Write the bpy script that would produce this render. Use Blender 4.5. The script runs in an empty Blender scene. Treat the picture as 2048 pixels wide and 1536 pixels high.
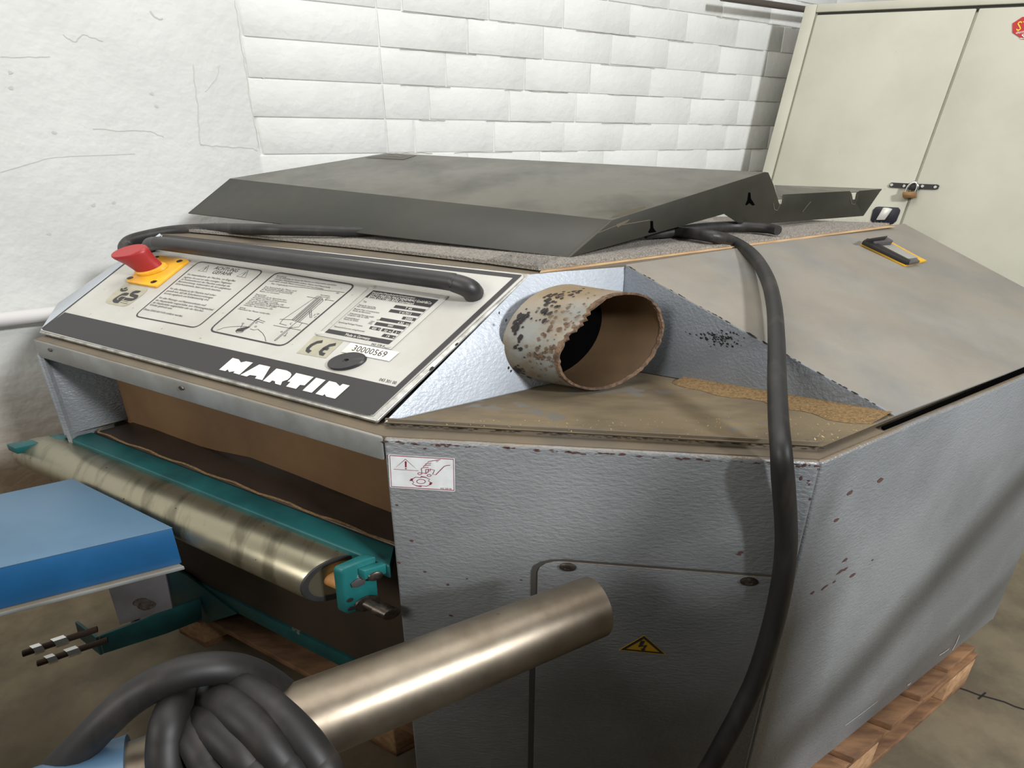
import bpy, bmesh, math, random
from mathutils import Vector as V, Matrix
random.seed(7)
C = bpy.context.scene
COL = C.collection

# ------------------------------------------------------------------ camera, world, lights, exposure
H = 1.58                         # eye height
F = 1145.0                       # focal length in px of a 2048 px wide frame
PITCH = math.radians(23.1)
cam = bpy.data.cameras.new('camera'); cam.sensor_width = 36; cam.lens = 36*F/2048
cam.clip_start = 0.02; cam.clip_end = 60
co = bpy.data.objects.new('camera', cam); COL.objects.link(co)
co.location = (0, 0, H); co.rotation_euler = (math.pi/2-PITCH, 0, 0)
C.camera = co
C.view_settings.view_transform = 'Standard'; C.view_settings.look = 'None'
C.view_settings.gamma = 1; C.view_settings.use_curve_mapping = False
C.view_settings.exposure = 0.0
w = bpy.data.worlds.new('world'); C.world = w; w.use_nodes = True
w.node_tree.nodes['Background'].inputs[0].default_value = (0.93, 0.97, 1.0, 1)
w.node_tree.nodes['Background'].inputs[1].default_value = 0.30

def area(name, loc, tgt, sx, sy, power, col):
    l = bpy.data.lights.new(name, 'AREA'); l.shape = 'RECTANGLE'; l.size = sx; l.size_y = sy
    l.energy = power; l.color = col
    o = bpy.data.objects.new(name, l); COL.objects.link(o); o.location = loc
    o.rotation_euler = (V(tgt)-V(loc)).to_track_quat('-Z', 'Y').to_euler()
    return o
LR = V((3.4, -2.2, 3.5))
area('window_light_right', LR, (0.3, 1.3, 1.0), 0.6, 0.55, 300, (0.96, 0.98, 1.0))
area('window_light_left', (-3.8, -2.4, 3.4), (-0.3, 1.4, 1.2), 2.6, 1.4, 138, (1.0, 0.965, 0.91))
area('roof_light', (0.2, 1.2, 4.5), (0.2, 1.5, 0), 4.0, 2.0, 95, (1.0, 0.98, 0.95))

# ------------------------------------------------------------------ helpers
def lin(c):
    return tuple(((x/255)/12.92 if x/255 <= .04045 else ((x/255+.055)/1.055)**2.4) for x in c)
def ray(u, v):                                  # view direction of a picture point, unit depth
    r = (u-1024)/F; k = -(v-768)/F
    return V((r, math.cos(PITCH)+k*math.sin(PITCH), -math.sin(PITCH)+k*math.cos(PITCH)))
CAM = V((0, 0, H))
def hz(u, v, z):                                # the point of a level plane (height below the eye) seen there
    d = ray(u, v); return CAM+d*(z/d.z)
def pl(u, v, P, n):                             # the point of a plane seen there
    d = ray(u, v); return CAM+d*((P-CAM).dot(n)/d.dot(n))
def dp(u, v, t): return CAM+ray(u, v)*t
WIDE = 1.778                                    # round things are wide ovals here
def wide(v): return V((v[0]*WIDE, v[1], v[2]))
def oval(n):                                    # two in-plane radii and the standing-off vector of a unit oval on a plane
    nt = V((n[0]*WIDE, n[1], n[2])).normalized()
    e1 = V((0, 0, 1)).cross(nt)
    e1 = e1.normalized() if e1.length > 1e-4 else V((1, 0, 0))
    e2 = nt.cross(e1)
    return wide(e1), wide(e2), wide(nt)

class MB:
    def __init__(s): s.v = []; s.f = []; s.m = []
    def add(s, vs, fs):
        b = len(s.v); s.v += [V(x) for x in vs]; s.f += [tuple(b+i for i in f) for f in fs]
        return s
    def box(s, o, a, b, c):                     # corner and three edge vectors
        o = V(o); a = V(a); b = V(b); c = V(c)
        p = [o, o+a, o+a+b, o+b, o+c, o+a+c, o+a+b+c, o+b+c]
        return s.add(p, [(0, 3, 2, 1), (4, 5, 6, 7), (0, 1, 5, 4), (1, 2, 6, 5), (2, 3, 7, 6), (3, 0, 4, 7)])
    def prism(s, poly, e):                      # polygon and extrusion
        n = len(poly); e = V(e); poly = [V(p) for p in poly]
        return s.add(poly+[p+e for p in poly], [tuple(range(n)), tuple(range(2*n-1, n-1, -1))] +
                     [(i, i+n, (i+1) % n+n, (i+1) % n) for i in range(n)])
    def flat(s, poly): return s.add(poly, [tuple(range(len(poly)))])
    def tube(s, pts, r, seg=12, cap=True, smooth=4):
        pts = [V(p) for p in pts]; rs = r if isinstance(r, (list, tuple)) else [r]*len(pts)
        if smooth > 1 and len(pts) > 2:
            q = []; qr = []
            for i in range(len(pts)-1):
                p0 = pts[max(i-1, 0)]; p1 = pts[i]; p2 = pts[i+1]; p3 = pts[min(i+2, len(pts)-1)]
                for k in range(smooth):
                    t = k/smooth
                    q.append(.5*((2*p1)+(p2-p0)*t+(2*p0-5*p1+4*p2-p3)*t*t+(3*p1-p0-3*p2+p3)*t**3))
                    qr.append(rs[i]+(rs[i+1]-rs[i])*t)
            q.append(pts[-1]); qr.append(rs[-1]); pts = q; rs = qr
        n = len(pts); vs = []; a = None
        for i in range(n):
            t = (pts[min(i+1, n-1)]-pts[max(i-1, 0)]).normalized()
            if a is None:
                a = t.orthogonal().normalized()
            a = (a-t*a.dot(t)).normalized(); b = t.cross(a)
            for k in range(seg):
                th = 2*math.pi*k/seg
                vs.append(pts[i]+(a*math.cos(th)+b*math.sin(th))*rs[i])
        fs = [(i*seg+k, i*seg+(k+1) % seg, (i+1)*seg+(k+1) % seg, (i+1)*seg+k) for i in range(n-1) for k in range(seg)]
        if cap: fs += [tuple(range(seg-1, -1, -1)), tuple((n-1)*seg+k for k in range(seg))]
        return s.add(vs, fs)
    def loft(s, rings, cap0=True, cap1=True):   # rings of equal length
        seg = len(rings[0]); vs = [p for r in rings for p in r]; n = len(rings)
        fs = [(i*seg+k, i*seg+(k+1) % seg, (i+1)*seg+(k+1) % seg, (i+1)*seg+k) for i in range(n-1) for k in range(seg)]
        if cap0: fs.append(tuple(range(seg-1, -1, -1)))
        if cap1: fs.append(tuple((n-1)*seg+k for k in range(seg)))
        return s.add(vs, fs)
    def disc(s, c, e1, e2, ax, prof, seg=28, cap0=True, cap1=True):  # turned shape: (radius, height) profile
        return s.loft([ring(V(c)+V(ax)*h, e1, e2, r, seg) for r, h in prof], cap0, cap1)
    def line(s, pts, wd, n, closed=False):      # flat stroke of given width on a plane
        pts = [V(p) for p in pts]; m = len(pts); vs = []
        for i in range(m):
            if closed: a = pts[i-1]; b = pts[(i+1) % m]
            else: a = pts[max(i-1, 0)]; b = pts[min(i+1, m-1)]
            t = (b-a).normalized(); q = V(n).cross(t).normalized()*wd/2
            vs += [pts[i]+q, pts[i]-q]
        fs = [(2*i, 2*i+1, 2*((i+1) % m)+1, 2*((i+1) % m)) for i in range(m if closed else m-1)]
        return s.add(vs, fs)
    def build(s, name, mat, parent=None, bevel=0, seg=2, smooth=False, label=None, kind=None):
        off = V((0, 0, 0)); p = parent
        while p is not None: off += V(p.location); p = p.parent
        me = bpy.data.meshes.new(name)
        bm = bmesh.new(); bv = [bm.verts.new(v-off) for v in s.v]
        for f in s.f:
            try: bm.faces.new([bv[i] for i in f])
            except ValueError: pass
        bmesh.ops.recalc_face_normals(bm, faces=bm.faces)
        if bevel:
            bmesh.ops.remove_doubles(bm, verts=bm.verts, dist=1e-5)
            ed = [e for e in bm.edges if len(e.link_faces) == 2 and e.calc_face_angle(0) > .3]
            bv_ = bmesh.ops.bevel(bm, geom=ed, offset=bevel, offset_type='OFFSET', segments=seg, profile=.5, affect='EDGES', clamp_overlap=True)
        for f in bm.faces: f.smooth = bool(smooth)
        if bevel:
            for f in bv_['faces']: f.smooth = True
        bm.to_mesh(me); bm.free()
        me.materials.append(mat)
        if smooth or bevel:
            try: me.set_sharp_from_angle(angle=math.radians(40))
            except Exception: pass
        o = bpy.data.objects.new(name, me); COL.objects.link(o)
        if parent is not None: o.parent = parent
        if label: o['label'] = label
        if kind: o['kind'] = kind
        return o
def ring(c, e1, e2, r, seg): return [V(c)+(V(e1)*math.cos(2*math.pi*k/seg)+V(e2)*math.sin(2*math.pi*k/seg))*r for k in range(seg)]
def thing(name, loc, label, cat, group=None):
    o = bpy.data.objects.new(name, None); COL.objects.link(o); o.location = loc
    o.empty_display_size = .1
    o['label'] = label; o['category'] = cat
    if group: o['group'] = group
    return o
def tag(o, label, cat, group=None):
    o['label'] = label; o['category'] = cat
    if group: o['group'] = group
    return o

# lettering: font outlines turned into flat mesh, fitted on a plane between two baseline points
_fc = {}
def glyphs(s):
    if s in _fc: return _fc[s]
    cu = bpy.data.curves.new('t', 'FONT'); cu.body = s; cu.resolution_u = 2; cu.fill_mode = 'FRONT'
    o = bpy.data.objects.new('t', cu); COL.objects.link(o)
    dg = bpy.context.evaluated_depsgraph_get(); dg.update()
    me = o.evaluated_get(dg).to_mesh()
    vs = [v.co.copy() for v in me.vertices]; fs = [tuple(p.vertices) for p in me.polygons]
    o.evaluated_get(dg).to_mesh_clear()
    bpy.data.objects.remove(o); bpy.data.curves.remove(cu)
    _fc[s] = (vs, fs); return _fc[s]
CAPH = max(v.y for v in glyphs('H')[0])
def text(mb, s, L, R, up):                      # up: vector of one capital's height
    vs, fs = glyphs(s)
    if not vs: return
    x0 = min(v.x for v in vs); x1 = max(v.x for v in vs)
    d = V(R)-V(L)
    mb.add([V(L)+d*((v.x-x0)/(x1-x0))+V(up)*(v.y/CAPH) for v in vs], fs)

# ------------------------------------------------------------------ materials
def mat(name, col, rough=.5, metal=0., col2=None, nscale=8., nlo=.4, nhi=.62, stretch=(1, 1, 1), bump=0., bscale=60., bdist=.002,
        bstretch=(1, 1, 1), dust=None, dust_amt=.8, spots=None, sscale=40., sthr=.68, rvar=0., spec=.5, detail=6.):
    m = bpy.data.materials.new(name); m.use_nodes = True; nt = m.node_tree; N = nt.nodes; L = nt.links
    b = N['Principled BSDF']; b.inputs['Roughness'].default_value = rough; b.inputs['Metallic'].default_value = metal
    b.inputs['Specular IOR Level'].default_value = spec
    geo = N.new('ShaderNodeNewGeometry')
    def mp(sc):
        q = N.new('ShaderNodeMapping'); q.inputs['Scale'].default_value = sc; L.new(geo.outputs['Position'], q.inputs[0]); return q.outputs[0]
    def noise(scale, st=(1, 1, 1), det=6.):
        q = N.new('ShaderNodeTexNoise'); q.inputs['Scale'].default_value = scale; q.inputs['Detail'].default_value = det
        q.inputs['Roughness'].default_value = .6
        L.new(mp(st), q.inputs['Vector']); return q.outputs['Fac']
    def ramp(x, lo, hi):
        q = N.new('ShaderNodeMapRange'); q.inputs[1].default_value = lo; q.inputs[2].default_value = hi; L.new(x, q.inputs[0]); return q.outputs[0]
    def mix(f, a, c):
        q = N.new('ShaderNodeMix'); q.data_type = 'RGBA'
        if isinstance(f, float): q.inputs[0].default_value = f
        else: L.new(f, q.inputs[0])
        for i, x in ((6, a), (7, c)):
            if isinstance(x, tuple): q.inputs[i].default_value = (*lin(x), 1)
            else: L.new(x, q.inputs[i])
        return q.outputs[2]
    cur = col
    if col2: cur = mix(ramp(noise(nscale, stretch, detail), nlo, nhi), cur, col2)
    if dust:
        sx = N.new('ShaderNodeSeparateXYZ'); L.new(geo.outputs['True Normal'], sx.inputs[0])
        up = ramp(sx.outputs[2], .45, .95)
        dn = ramp(noise(5., det=8.), .30, .55)
        mu = N.new('ShaderNodeMath'); mu.operation = 'MULTIPLY'; L.new(up, mu.inputs[0]); L.new(dn, mu.inputs[1])
        m2 = N.new('ShaderNodeMath'); m2.operation = 'MULTIPLY'; L.new(mu.outputs[0], m2.inputs[0]); m2.inputs[1].default_value = dust_amt
        cur = mix(m2.outputs[0], cur, dust)
    if spots:
        cur = mix(ramp(noise(sscale, det=3.), sthr, sthr+.03), cur, spots)
    if isinstance(cur, tuple): b.inputs['Base Color'].default_value = (*lin(cur), 1)
    else: L.new(cur, b.inputs['Base Color'])
    if rvar:
        q = N.new('ShaderNodeMapRange'); q.inputs[3].default_value = rough-rvar; q.inputs[4].default_value = rough+rvar
        L.new(noise(25.), q.inputs[0]); L.new(q.outputs[0], b.inputs['Roughness'])
    if bump:
        q = N.new('ShaderNodeBump'); q.inputs['Strength'].default_value = bump; q.inputs['Distance'].default_value = bdist
        L.new(noise(bscale, bstretch, 2.), q.inputs['Height']); L.new(q.outputs[0], b.inputs['Normal'])
    return m

HAM = mat('hammered_grey_paint', (142, 145, 147), .42, .2, (126, 129, 131), 3., bump=.6, bscale=150., bdist=.0035, bstretch=(.55, .8, 1.3),
          dust=(120, 104, 82), dust_amt=.9)
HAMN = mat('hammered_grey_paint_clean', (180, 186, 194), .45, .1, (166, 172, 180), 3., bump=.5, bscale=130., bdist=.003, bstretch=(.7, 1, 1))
LID = mat('dusty_grey_lid', (136, 133, 126), .6, .1, (120, 119, 116), 4., bump=.35, bscale=170., bdist=.002, dust=(136, 124, 102), dust_amt=.35)
DUSTY = mat('sawdust_on_grey', (116, 102, 78), .85, 0, (94, 83, 65), 6., .42, .6, (.7, 1.4, 1), bump=.3, bscale=120., bdist=.002, spots=(104, 99, 91), sscale=7., sthr=.6)
SAWD = mat('loose_sawdust', (132, 106, 68), .95, 0, (104, 82, 52), 160., bump=.6, bscale=220., bdist=.003)
LEDGE = mat('dusty_ledge', (112, 100, 82), .7, .1, (100, 92, 80), 9., bump=.2, bscale=120.)
LIPM = mat('grey_lip', (150, 152, 150), .45, .3, (132, 132, 128), 8., dust=(128, 116, 96), dust_amt=.9)
PANELW = mat('ivory_panel', (190, 189, 182), .5, .0, (179, 176, 168), 5., spots=(150, 132, 110), sscale=55., sthr=.71)
INK = mat('black_print', (48, 47, 48), .5)
INKR = mat('dark_red_print', (130, 24, 50), .5)
WHITEP = mat('white_print', (226, 224, 214), .5)
STICK = mat('sticker_beige', (176, 172, 152), .5, 0, (160, 155, 136), 20.)
PAPER = mat('paper_white', (232, 231, 222), .6, 0, (216, 212, 198), 18.)
LABELW = mat('white_label', (228, 232, 232), .4, 0, (216, 219, 219), 30., spots=(176, 178, 176), sscale=90., sthr=.72)
SILVER = mat('bare_edge', (196, 196, 190), .35, .6, (150, 148, 142), 30.)
CHIP = mat('chip_black', (32, 28, 28), .7)
CHIPB = mat('chip_brown', (86, 58, 52), .8)
RUB = mat('black_rubber', (42, 42, 44), .45, 0, (52, 51, 50), 14., bump=.1, bscale=200.)
CABLE = mat('black_cable', (34, 34, 35), .48, 0, (48, 46, 44), 9., .5, .7)
CABLED = mat('dusty_cable', (38, 37, 36), .5, 0, (62, 58, 53), 12., .5, .75, (2, 2, .6))
RED = mat('red_plastic', (164, 44, 46), .42)
YEL = mat('yellow_plastic', (240, 180, 48), .42, 0, (214, 152, 40), 14.)
YELD = mat('yellow_sticker', (206, 160, 30), .5)
ORANGE = mat('orange_edge', (206, 150, 84), .6, 0, (180, 126, 70), 20.)
STEEL = mat('bare_steel', (140, 130, 115), .42, .92, (118, 106, 91), 14., .4, .7, rvar=.1, spots=(86, 76, 64), sscale=16., sthr=.72)
ROLL = mat('worn_roller_steel', (168, 162, 140), .34, .9, (132, 127, 108), 9., .5, .64, (2.2, .5, .8), rvar=.1, spots=(58, 54, 46), sscale=60., sthr=.69)
TEAL = mat('teal_enamel', (22, 84, 84), .45, 0, (18, 68, 70), 10., spots=(118, 124, 112), sscale=13., sthr=.70)
TEALB = mat('teal_enamel_bright', (30, 112, 112), .42, 0, (26, 98, 98), 18., spots=(140, 140, 136), sscale=26., sthr=.66)
BROWN = mat('brown_guard', (116, 88, 58), .6, 0, (96, 70, 44), 3., .35, .65)
TABLE = mat('dark_table', (62, 50, 42), .42, .3, (50, 40, 34), 6.)
APRON = mat('dark_apron', (66, 54, 42), .6, .1, (56, 46, 36), 4.)
BLACKH = mat('dark_void', (6, 6, 6), .95, spec=0.)
PIPEM = mat('worn_grey_duct', (134, 136, 132), .55, .2, (120, 108, 88), 9., .42, .62, spots=(48, 46, 46), sscale=17., sthr=.665, bump=.25, bscale=110., dust=(138, 116, 84), dust_amt=.75)
RUST = mat('rust', (118, 94, 72), .9, 0, (76, 58, 46), 60., bump=.7, bscale=160., bdist=.004)
DUCTIN = mat('brown_duct_inside', (92, 70, 45), .65, .1, (76, 58, 38), 6.)
CARPET = mat('grey_felt', (168, 161, 151), .98, 0, (118, 113, 106), 210., .35, .65, bump=.9, bscale=260., bdist=.006)
PLY = mat('plywood_edge', (198, 166, 124), .7, 0, (164, 128, 90), 30., stretch=(.3, .3, 6))
COVER = mat('dark_olive_sheet', (64, 64, 55), .36, .1, (74, 73, 63), 5., .4, .7, (.4, 1, 1), rvar=.08, dust=(118, 114, 104), dust_amt=.5, spec=.5)  # grey dust tint on upward faces also paints in the wall's reflection
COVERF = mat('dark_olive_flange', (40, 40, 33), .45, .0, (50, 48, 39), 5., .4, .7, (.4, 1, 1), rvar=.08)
WALLM = mat('white_paint', (222, 223, 219), .75, 0, (213, 214, 210), 2.5, bump=.5, bscale=26., bdist=.006)
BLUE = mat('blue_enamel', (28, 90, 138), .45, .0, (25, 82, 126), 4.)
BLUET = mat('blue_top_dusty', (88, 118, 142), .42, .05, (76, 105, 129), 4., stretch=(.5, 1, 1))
BLUEP = mat('pale_blue_enamel', (78, 106, 130), .4, .1)
COILM = mat('coil_rubber', (23, 21, 20), .55, 0, (44, 39, 35), 12., .5, .75, (2, 2, .6))
CAB = mat('cream_steel', (190, 188, 172), .5, 0, (181, 179, 163), 2.5, spots=(150, 140, 120), sscale=26., sthr=.745)
CABD = mat('dark_gap', (44, 42, 38), .8)
CONC = mat('concrete', (122, 111, 89), .85, 0, (98, 88, 71), 5., bump=.3, bscale=70., bdist=.003, spots=(74, 66, 54), sscale=12., sthr=.74)
WOOD = mat('pallet_wood', (150, 112, 78), .8, 0, (104, 74, 52), 9., .35, .65, (.8, 3.2, 4), bump=.3, bscale=50., bstretch=(1, 5, 4))
WOODE = mat('pallet_end_grain', (188, 150, 112), .8, 0, (160, 122, 88), 40.)
GREYP = mat('grey_zinc_plate', (98, 94, 96), .5, .4, (84, 80, 80), 9.)
BOLTM = mat('bolt_steel', (104, 96, 88), .4, .8, (70, 60, 54), 60.)
CHROME = mat('chrome', (225, 225, 222), .15, 1.)
BRASS = mat('brass_lock', (148, 116, 76), .4, .5, (126, 96, 60), 12., stretch=(1, 1, 5))
NAVY = mat('dark_handle_plate', (30, 30, 40), .4)
PALE = mat('pale_lever', (205, 204, 198), .35, .3)
LATCHG = mat('latch_grey', (150, 146, 138), .5, .1)
LATCHD = mat('latch_dark', (34, 32, 30), .5)
DARKPIPE = mat('dark_pipe', (92, 84, 78), .5, .2)
CONDUIT = mat('conduit_white', (206, 204, 202), .6)

def brown_below_wall():  # wall paint turning streaky brown towards the floor
    m = WALLM.copy(); m.name = 'white_paint_brown_below'; nt = m.node_tree; N = nt.nodes; L = nt.links; b = N['Principled BSDF']
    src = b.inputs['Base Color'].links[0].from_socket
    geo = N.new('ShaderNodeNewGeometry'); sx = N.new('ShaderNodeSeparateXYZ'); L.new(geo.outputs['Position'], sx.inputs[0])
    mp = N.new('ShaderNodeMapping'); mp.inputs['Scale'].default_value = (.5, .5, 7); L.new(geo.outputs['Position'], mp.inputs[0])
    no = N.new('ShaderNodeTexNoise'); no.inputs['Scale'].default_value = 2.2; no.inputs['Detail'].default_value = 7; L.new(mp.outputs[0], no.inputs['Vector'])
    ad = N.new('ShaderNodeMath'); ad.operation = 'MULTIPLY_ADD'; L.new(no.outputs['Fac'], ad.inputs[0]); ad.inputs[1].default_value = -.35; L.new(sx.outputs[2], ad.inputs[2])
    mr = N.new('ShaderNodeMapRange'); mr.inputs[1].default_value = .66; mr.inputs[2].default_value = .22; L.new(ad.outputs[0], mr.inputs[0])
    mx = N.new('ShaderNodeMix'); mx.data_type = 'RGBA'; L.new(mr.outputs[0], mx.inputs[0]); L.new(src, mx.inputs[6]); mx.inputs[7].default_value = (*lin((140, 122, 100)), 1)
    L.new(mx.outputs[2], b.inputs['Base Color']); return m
WALLG = brown_below_wall()

# ------------------------------------------------------------------ main directions of the machine (level plane)
S = .46
zL, zB, zT, zTab = -.46, -.4475, -.261, -.735
P0 = hz(766, 876, zL); P1 = hz(1645, 925, zL); PL = hz(67, 680, zL)
X = (P0-PL).normalized(); N_ = V((-X.y, X.x, 0)); Yd = V((.864, .504, 0)); NY = V((-.504, .864, 0)); Z = V((0, 0, 1))
YC = V((X.y*0+1.21, .733, 0))                  # cross direction of round bars running along X
PD = (P1-P0).normalized(); NP = V((PD.y, -PD.x, 0))          # outward normal of the angled front panel
def at(x, n, z): return PL+X*x+N_*n+Z*(z-zL)

# ------------------------------------------------------------------ the room
WD = 2.60
def wpt(t, z, d=0.): return NY*(WD-d)+Yd*t+Z*z
def wt(u, v): p = pl(u, v, NY*WD, NY); return p.dot(Yd), p.z
fl = MB(); fl.box((-6, -4, -.1), (13, 0, 0), (0, 11, 0), (0, 0, .1)); floor = fl.build('floor', CONC, kind='structure')
ck = MB()
cr = [hz(u, v, -H+.0015) for u, v in ((1912, 1374), (1935, 1381), (1958, 1390), (1985, 1397), (2010, 1404), (2030, 1413), (2060, 1422), (2120, 1446))]
ck.line(cr, .006, (0, 0, 1)); ck.line([hz(1957, 1398, -H+.0015), hz(1972, 1385, -H+.0015)], .004, (0, 0, 1)); ck.build('crack', CHIP, floor)

ROOMC = mat('room_plaster', (84, 82, 78), .9)
for nm, o_, a_, b_, c_ in (('wall_left', (-5.4, -4, 0), (.15, 0, 0), (0, 5.5, 0), (0, 0, 4.6)), ('wall_right', (5.2, -4, 0), (.15, 0, 0), (0, 10.6, 0), (0, 0, 4.6)),
                           ('wall_front', (-5.4, -4.1, 0), (10.8, 0, 0), (0, .1, 0), (0, 0, 4.6)), ('ceiling', (-6, -4.1, 4.6), (12, 0, 0), (0, 11, 0), (0, 0, .1))):
    m = MB(); m.box(o_, a_, b_, c_); m.build(nm, ROOMC, kind='structure')
wb = MB(); wb.box(wpt(-4.5, 0, -.12), Yd*11.6, Z*4.6, NY*(-.1165)); wall = wb.build('wall_back', WALLM, kind='structure')
pz = MB(); tl = wt(520, 300)[0]; tr = wt(775, 300)[0]
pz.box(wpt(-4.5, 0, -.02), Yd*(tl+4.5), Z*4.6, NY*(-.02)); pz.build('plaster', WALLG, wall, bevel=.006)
zc = wt(771, 95)[1]; ch = .1345
def row_joints(n):
    rows = {0: [(890, 103), (1049, 115), (1181, 124), (1303, 133)], -1: [(856, 172), (1018, 180), (1152, 186), (1272, 190), (1382, 194)],
            1: [(934, 60), (1086, 75), (1222, 85), (1337, 92)], -2: [(829, 270), (988, 272), (1127, 275), (1244, 277), (1354, 279)],
            -3: [(1078, 320), (1205, 318), (1313, 316)], 2: [(1127, 20)]}
    if n in rows: j = [wt(*q)[0] for q in rows[n]]
    else: j = [tr+.17+.2*(n % 2)]
    while j[0]-.40 > tr+.06: j.insert(0, j[0]-.40)
    while j[-1] < tr+4.1: j.append(j[-1]+.398)
    return [tr]+j
for n in range(-7, 7):
    z0 = zc+(n-1)*ch; j = row_joints(n)
    for a, b in zip(j[:-1], j[1:]):
        if a > 4.2: continue
        g = random.uniform(.0015, .003); d = random.uniform(-.001, .0015)
        m = MB(); r = random.uniform
        f = [wpt(a+g+r(0, .003), z0+g+r(0, .002), d+r(0, .0007)), wpt(b-g-r(0, .003), z0+g+r(0, .002), d+r(0, .0007)), wpt(b-g-r(0, .003), z0+ch-g-r(0, .002), d+r(0, .0007)), wpt(a+g+r(0, .003), z0+ch-g-r(0, .002), d+r(0, .0007))]
        bk = [wpt(a+g, z0+g, -.03), wpt(b-g, z0+g, -.03), wpt(b-g, z0+ch-g, -.03), wpt(a+g, z0+ch-g, -.03)]
        m.loft([f, bk]); m.build('brick', WALLM, wall, bevel=.0016)
    # pilaster of larger rough blocks
    e = .012*math.sin(n*2.3)
    g = .0018
    m = MB(); m.loft([[wpt(tl+.004+e, z0+g, .003), wpt(tr-.004, z0+g, .0025), wpt(tr-.004, z0+ch-g, .003), wpt(tl+.004+e*.5, z0+ch-g, .004)],
                      [wpt(tl-.03, z0+g, -.03), wpt(tr, z0+g, -.03), wpt(tr, z0+ch-g, -.03), wpt(tl-.03, z0+ch-g, -.03)]])
    m.build('brick', WALLM, wall, bevel=.0035)
CRACK = mat('wall_crack', (196, 194, 189), .9); CRACKD = mat('wall_joint_crack', (158, 154, 146), .9)
m = MB()
for p, wd in (([(125, 70), (150, 84), (165, 70), (190, 75), (210, 85)], .004), ([(185, 258), (250, 262), (290, 260), (315, 268), (330, 277)], .004), ([(385, 130), (395, 210), (400, 288), (412, 292)], .004), ([(400, 290), (440, 293), (505, 296), (518, 302)], .005),
              ([(470, 0), (478, 60), (490, 130), (500, 200), (512, 260), (519, 300)], .004), ([(0, 114), (60, 113), (110, 115)], .003), ([(440, 130), (430, 160), (405, 190)], .003), ([(0, 345), (90, 318), (150, 312), (300, 306)], .003), ([(300, 22), (312, 36), (330, 38)], .007)):
    wd *= .6
    q = []
    for a, b in zip(p[:-1], p[1:]):
        for k in range(5): q.append(pl(a[0]+(b[0]-a[0])*k/5+random.uniform(-1.5, 1.5), a[1]+(b[1]-a[1])*k/5+random.uniform(-1.5, 1.5), NY*(WD-.0012), NY))
    m.line(q, wd, NY)
for a, b in ((20, 145), (22, 176), (108, 265), (303, 187), (313, 212), (527, 154), (668, 16), (684, 286), (187, 410), (228, 405), (98, 468)):
    c_ = pl(a, b, NY*(WD-.0012), NY); m.flat([c_+Yd*random.uniform(.004, .009)*math.cos(k)+Z*random.uniform(.003, .007)*math.sin(k) for k in (0, 1.05, 2.1, 3.14, 4.2, 5.2)])
m.build('plaster_cracks', CRACK, wall, kind='stuff')
m = MB()
for n in range(-6, 7):
    z0 = zc+(n-1)*ch; t = tr+random.uniform(0, .2)
    while t < 4.2:
        L_ = random.uniform(.08, .4); q = [wpt(t+L_*k/7, z0+random.uniform(-.0025, .0025), .003) for k in range(8)]
        m.line(q, random.uniform(.0015, .0035), NY); t += L_+random.uniform(.03, .45)
m.build('joint_cracks', CRACKD, wall, kind='stuff')
m = MB(); m.tube([wpt(-4.4, wt(0, 633)[1], .055), wpt(1.2, wt(0, 633)[1], .055)], .026, 14, smooth=1)
tag(m.build('conduit', CONDUIT, smooth=True), 'white painted pipe running level along the white wall, left', 'pipe')
pa = pl(1465, -2, NY*(WD-.12), NY); pb = pl(1612, 19, NY*(WD-.12), NY); dd = (pb-pa).normalized()
m = MB(); m.tube([pa-dd*.08, pb+dd*.9], .016, 12, smooth=1)
tag(m.build('overhead_pipe', DARKPIPE, smooth=True), 'thin dark pipe high on the wall beside the cream cabinet', 'pipe')

m = MB(); m.box((.72, -.8, 0), (.52, 0, 0), (0, .93, 0), (0, 0, 1.46)); m.build('shade_block', ROOMC, kind='structure')  # unseen block added to keep the right lamp off the lower panel
m = MB(); m.box((-2.7, -.45, 0), (3.3, 0, 0), (0, .15, 0), (0, 0, 1.52)); m.build('shade_screen', ROOMC, kind='structure')  # unseen screen added behind the camera, shading the panel from the left lamp

# ------------------------------------------------------------------ cream cabinet
dn = ray(702, 3504).normalized(); upc = -dn
ec = ray(1634, 30).cross(ray(2048, 13)).cross(dn).normalized()
if ec.x < 0: ec = -ec
nc = ec.cross(upc).normalized()
if nc.y > 0: nc = -nc                            # towards the room
O = dp(1634, 30, 3.08)                           # upper left corner of the left door
def cp(u, v, off=0.): return pl(u, v, O+nc*off, nc)
def cl(u, v): q = cp(u, v)-O; return q.dot(ec), q.dot(upc)
dw = cl(1955, 22)[0]; hh = O.z/upc.z-.12
cab = thing('storage_cabinet', (O.x+.6, O.y+.2, 0), 'tall cream steel cabinet with two padlocked doors against the white wall', 'cabinet')
lw = cl(1612, 8)[0]; tp = cl(1640, 8)[1]
m = MB(); m.box(O+ec*lw+upc*tp-nc*.012, ec*(2*dw-2*lw+.01), -upc*(hh+tp), -nc*.26); m.build('carcass', CAB, cab, bevel=.006)
m = MB(); m.box(O+ec*lw+upc*tp-nc*.012, ec*(-lw-.01), -upc*(hh+tp-.02), nc*.014); m.build('stile', CAB, cab, bevel=.004)
m = MB(); m.box(O-ec*.01+upc*tp-nc*.012, ec*(2*dw-lw), -upc*(tp-.012), nc*.016); m.build('top_rail', CAB, cab, bevel=.004)
m = MB(); m.box(O+upc*.010-nc*.011, ec*(2*dw), -upc*.02, nc*.004); m.build('door_gap', CABD, cab)
dl = MB(); dl.box(O-nc*.012, ec*(dw-.006), -upc*(hh-.06), nc*.014); door1 = dl.build('door', CAB, cab, bevel=.005)
dr = MB(); dr.box(O+ec*(dw+.004)-nc*.012, ec*(dw-.004), -upc*(hh-.06), nc*.014); door2 = dr.build('door', CAB, cab, bevel=.005)
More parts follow.
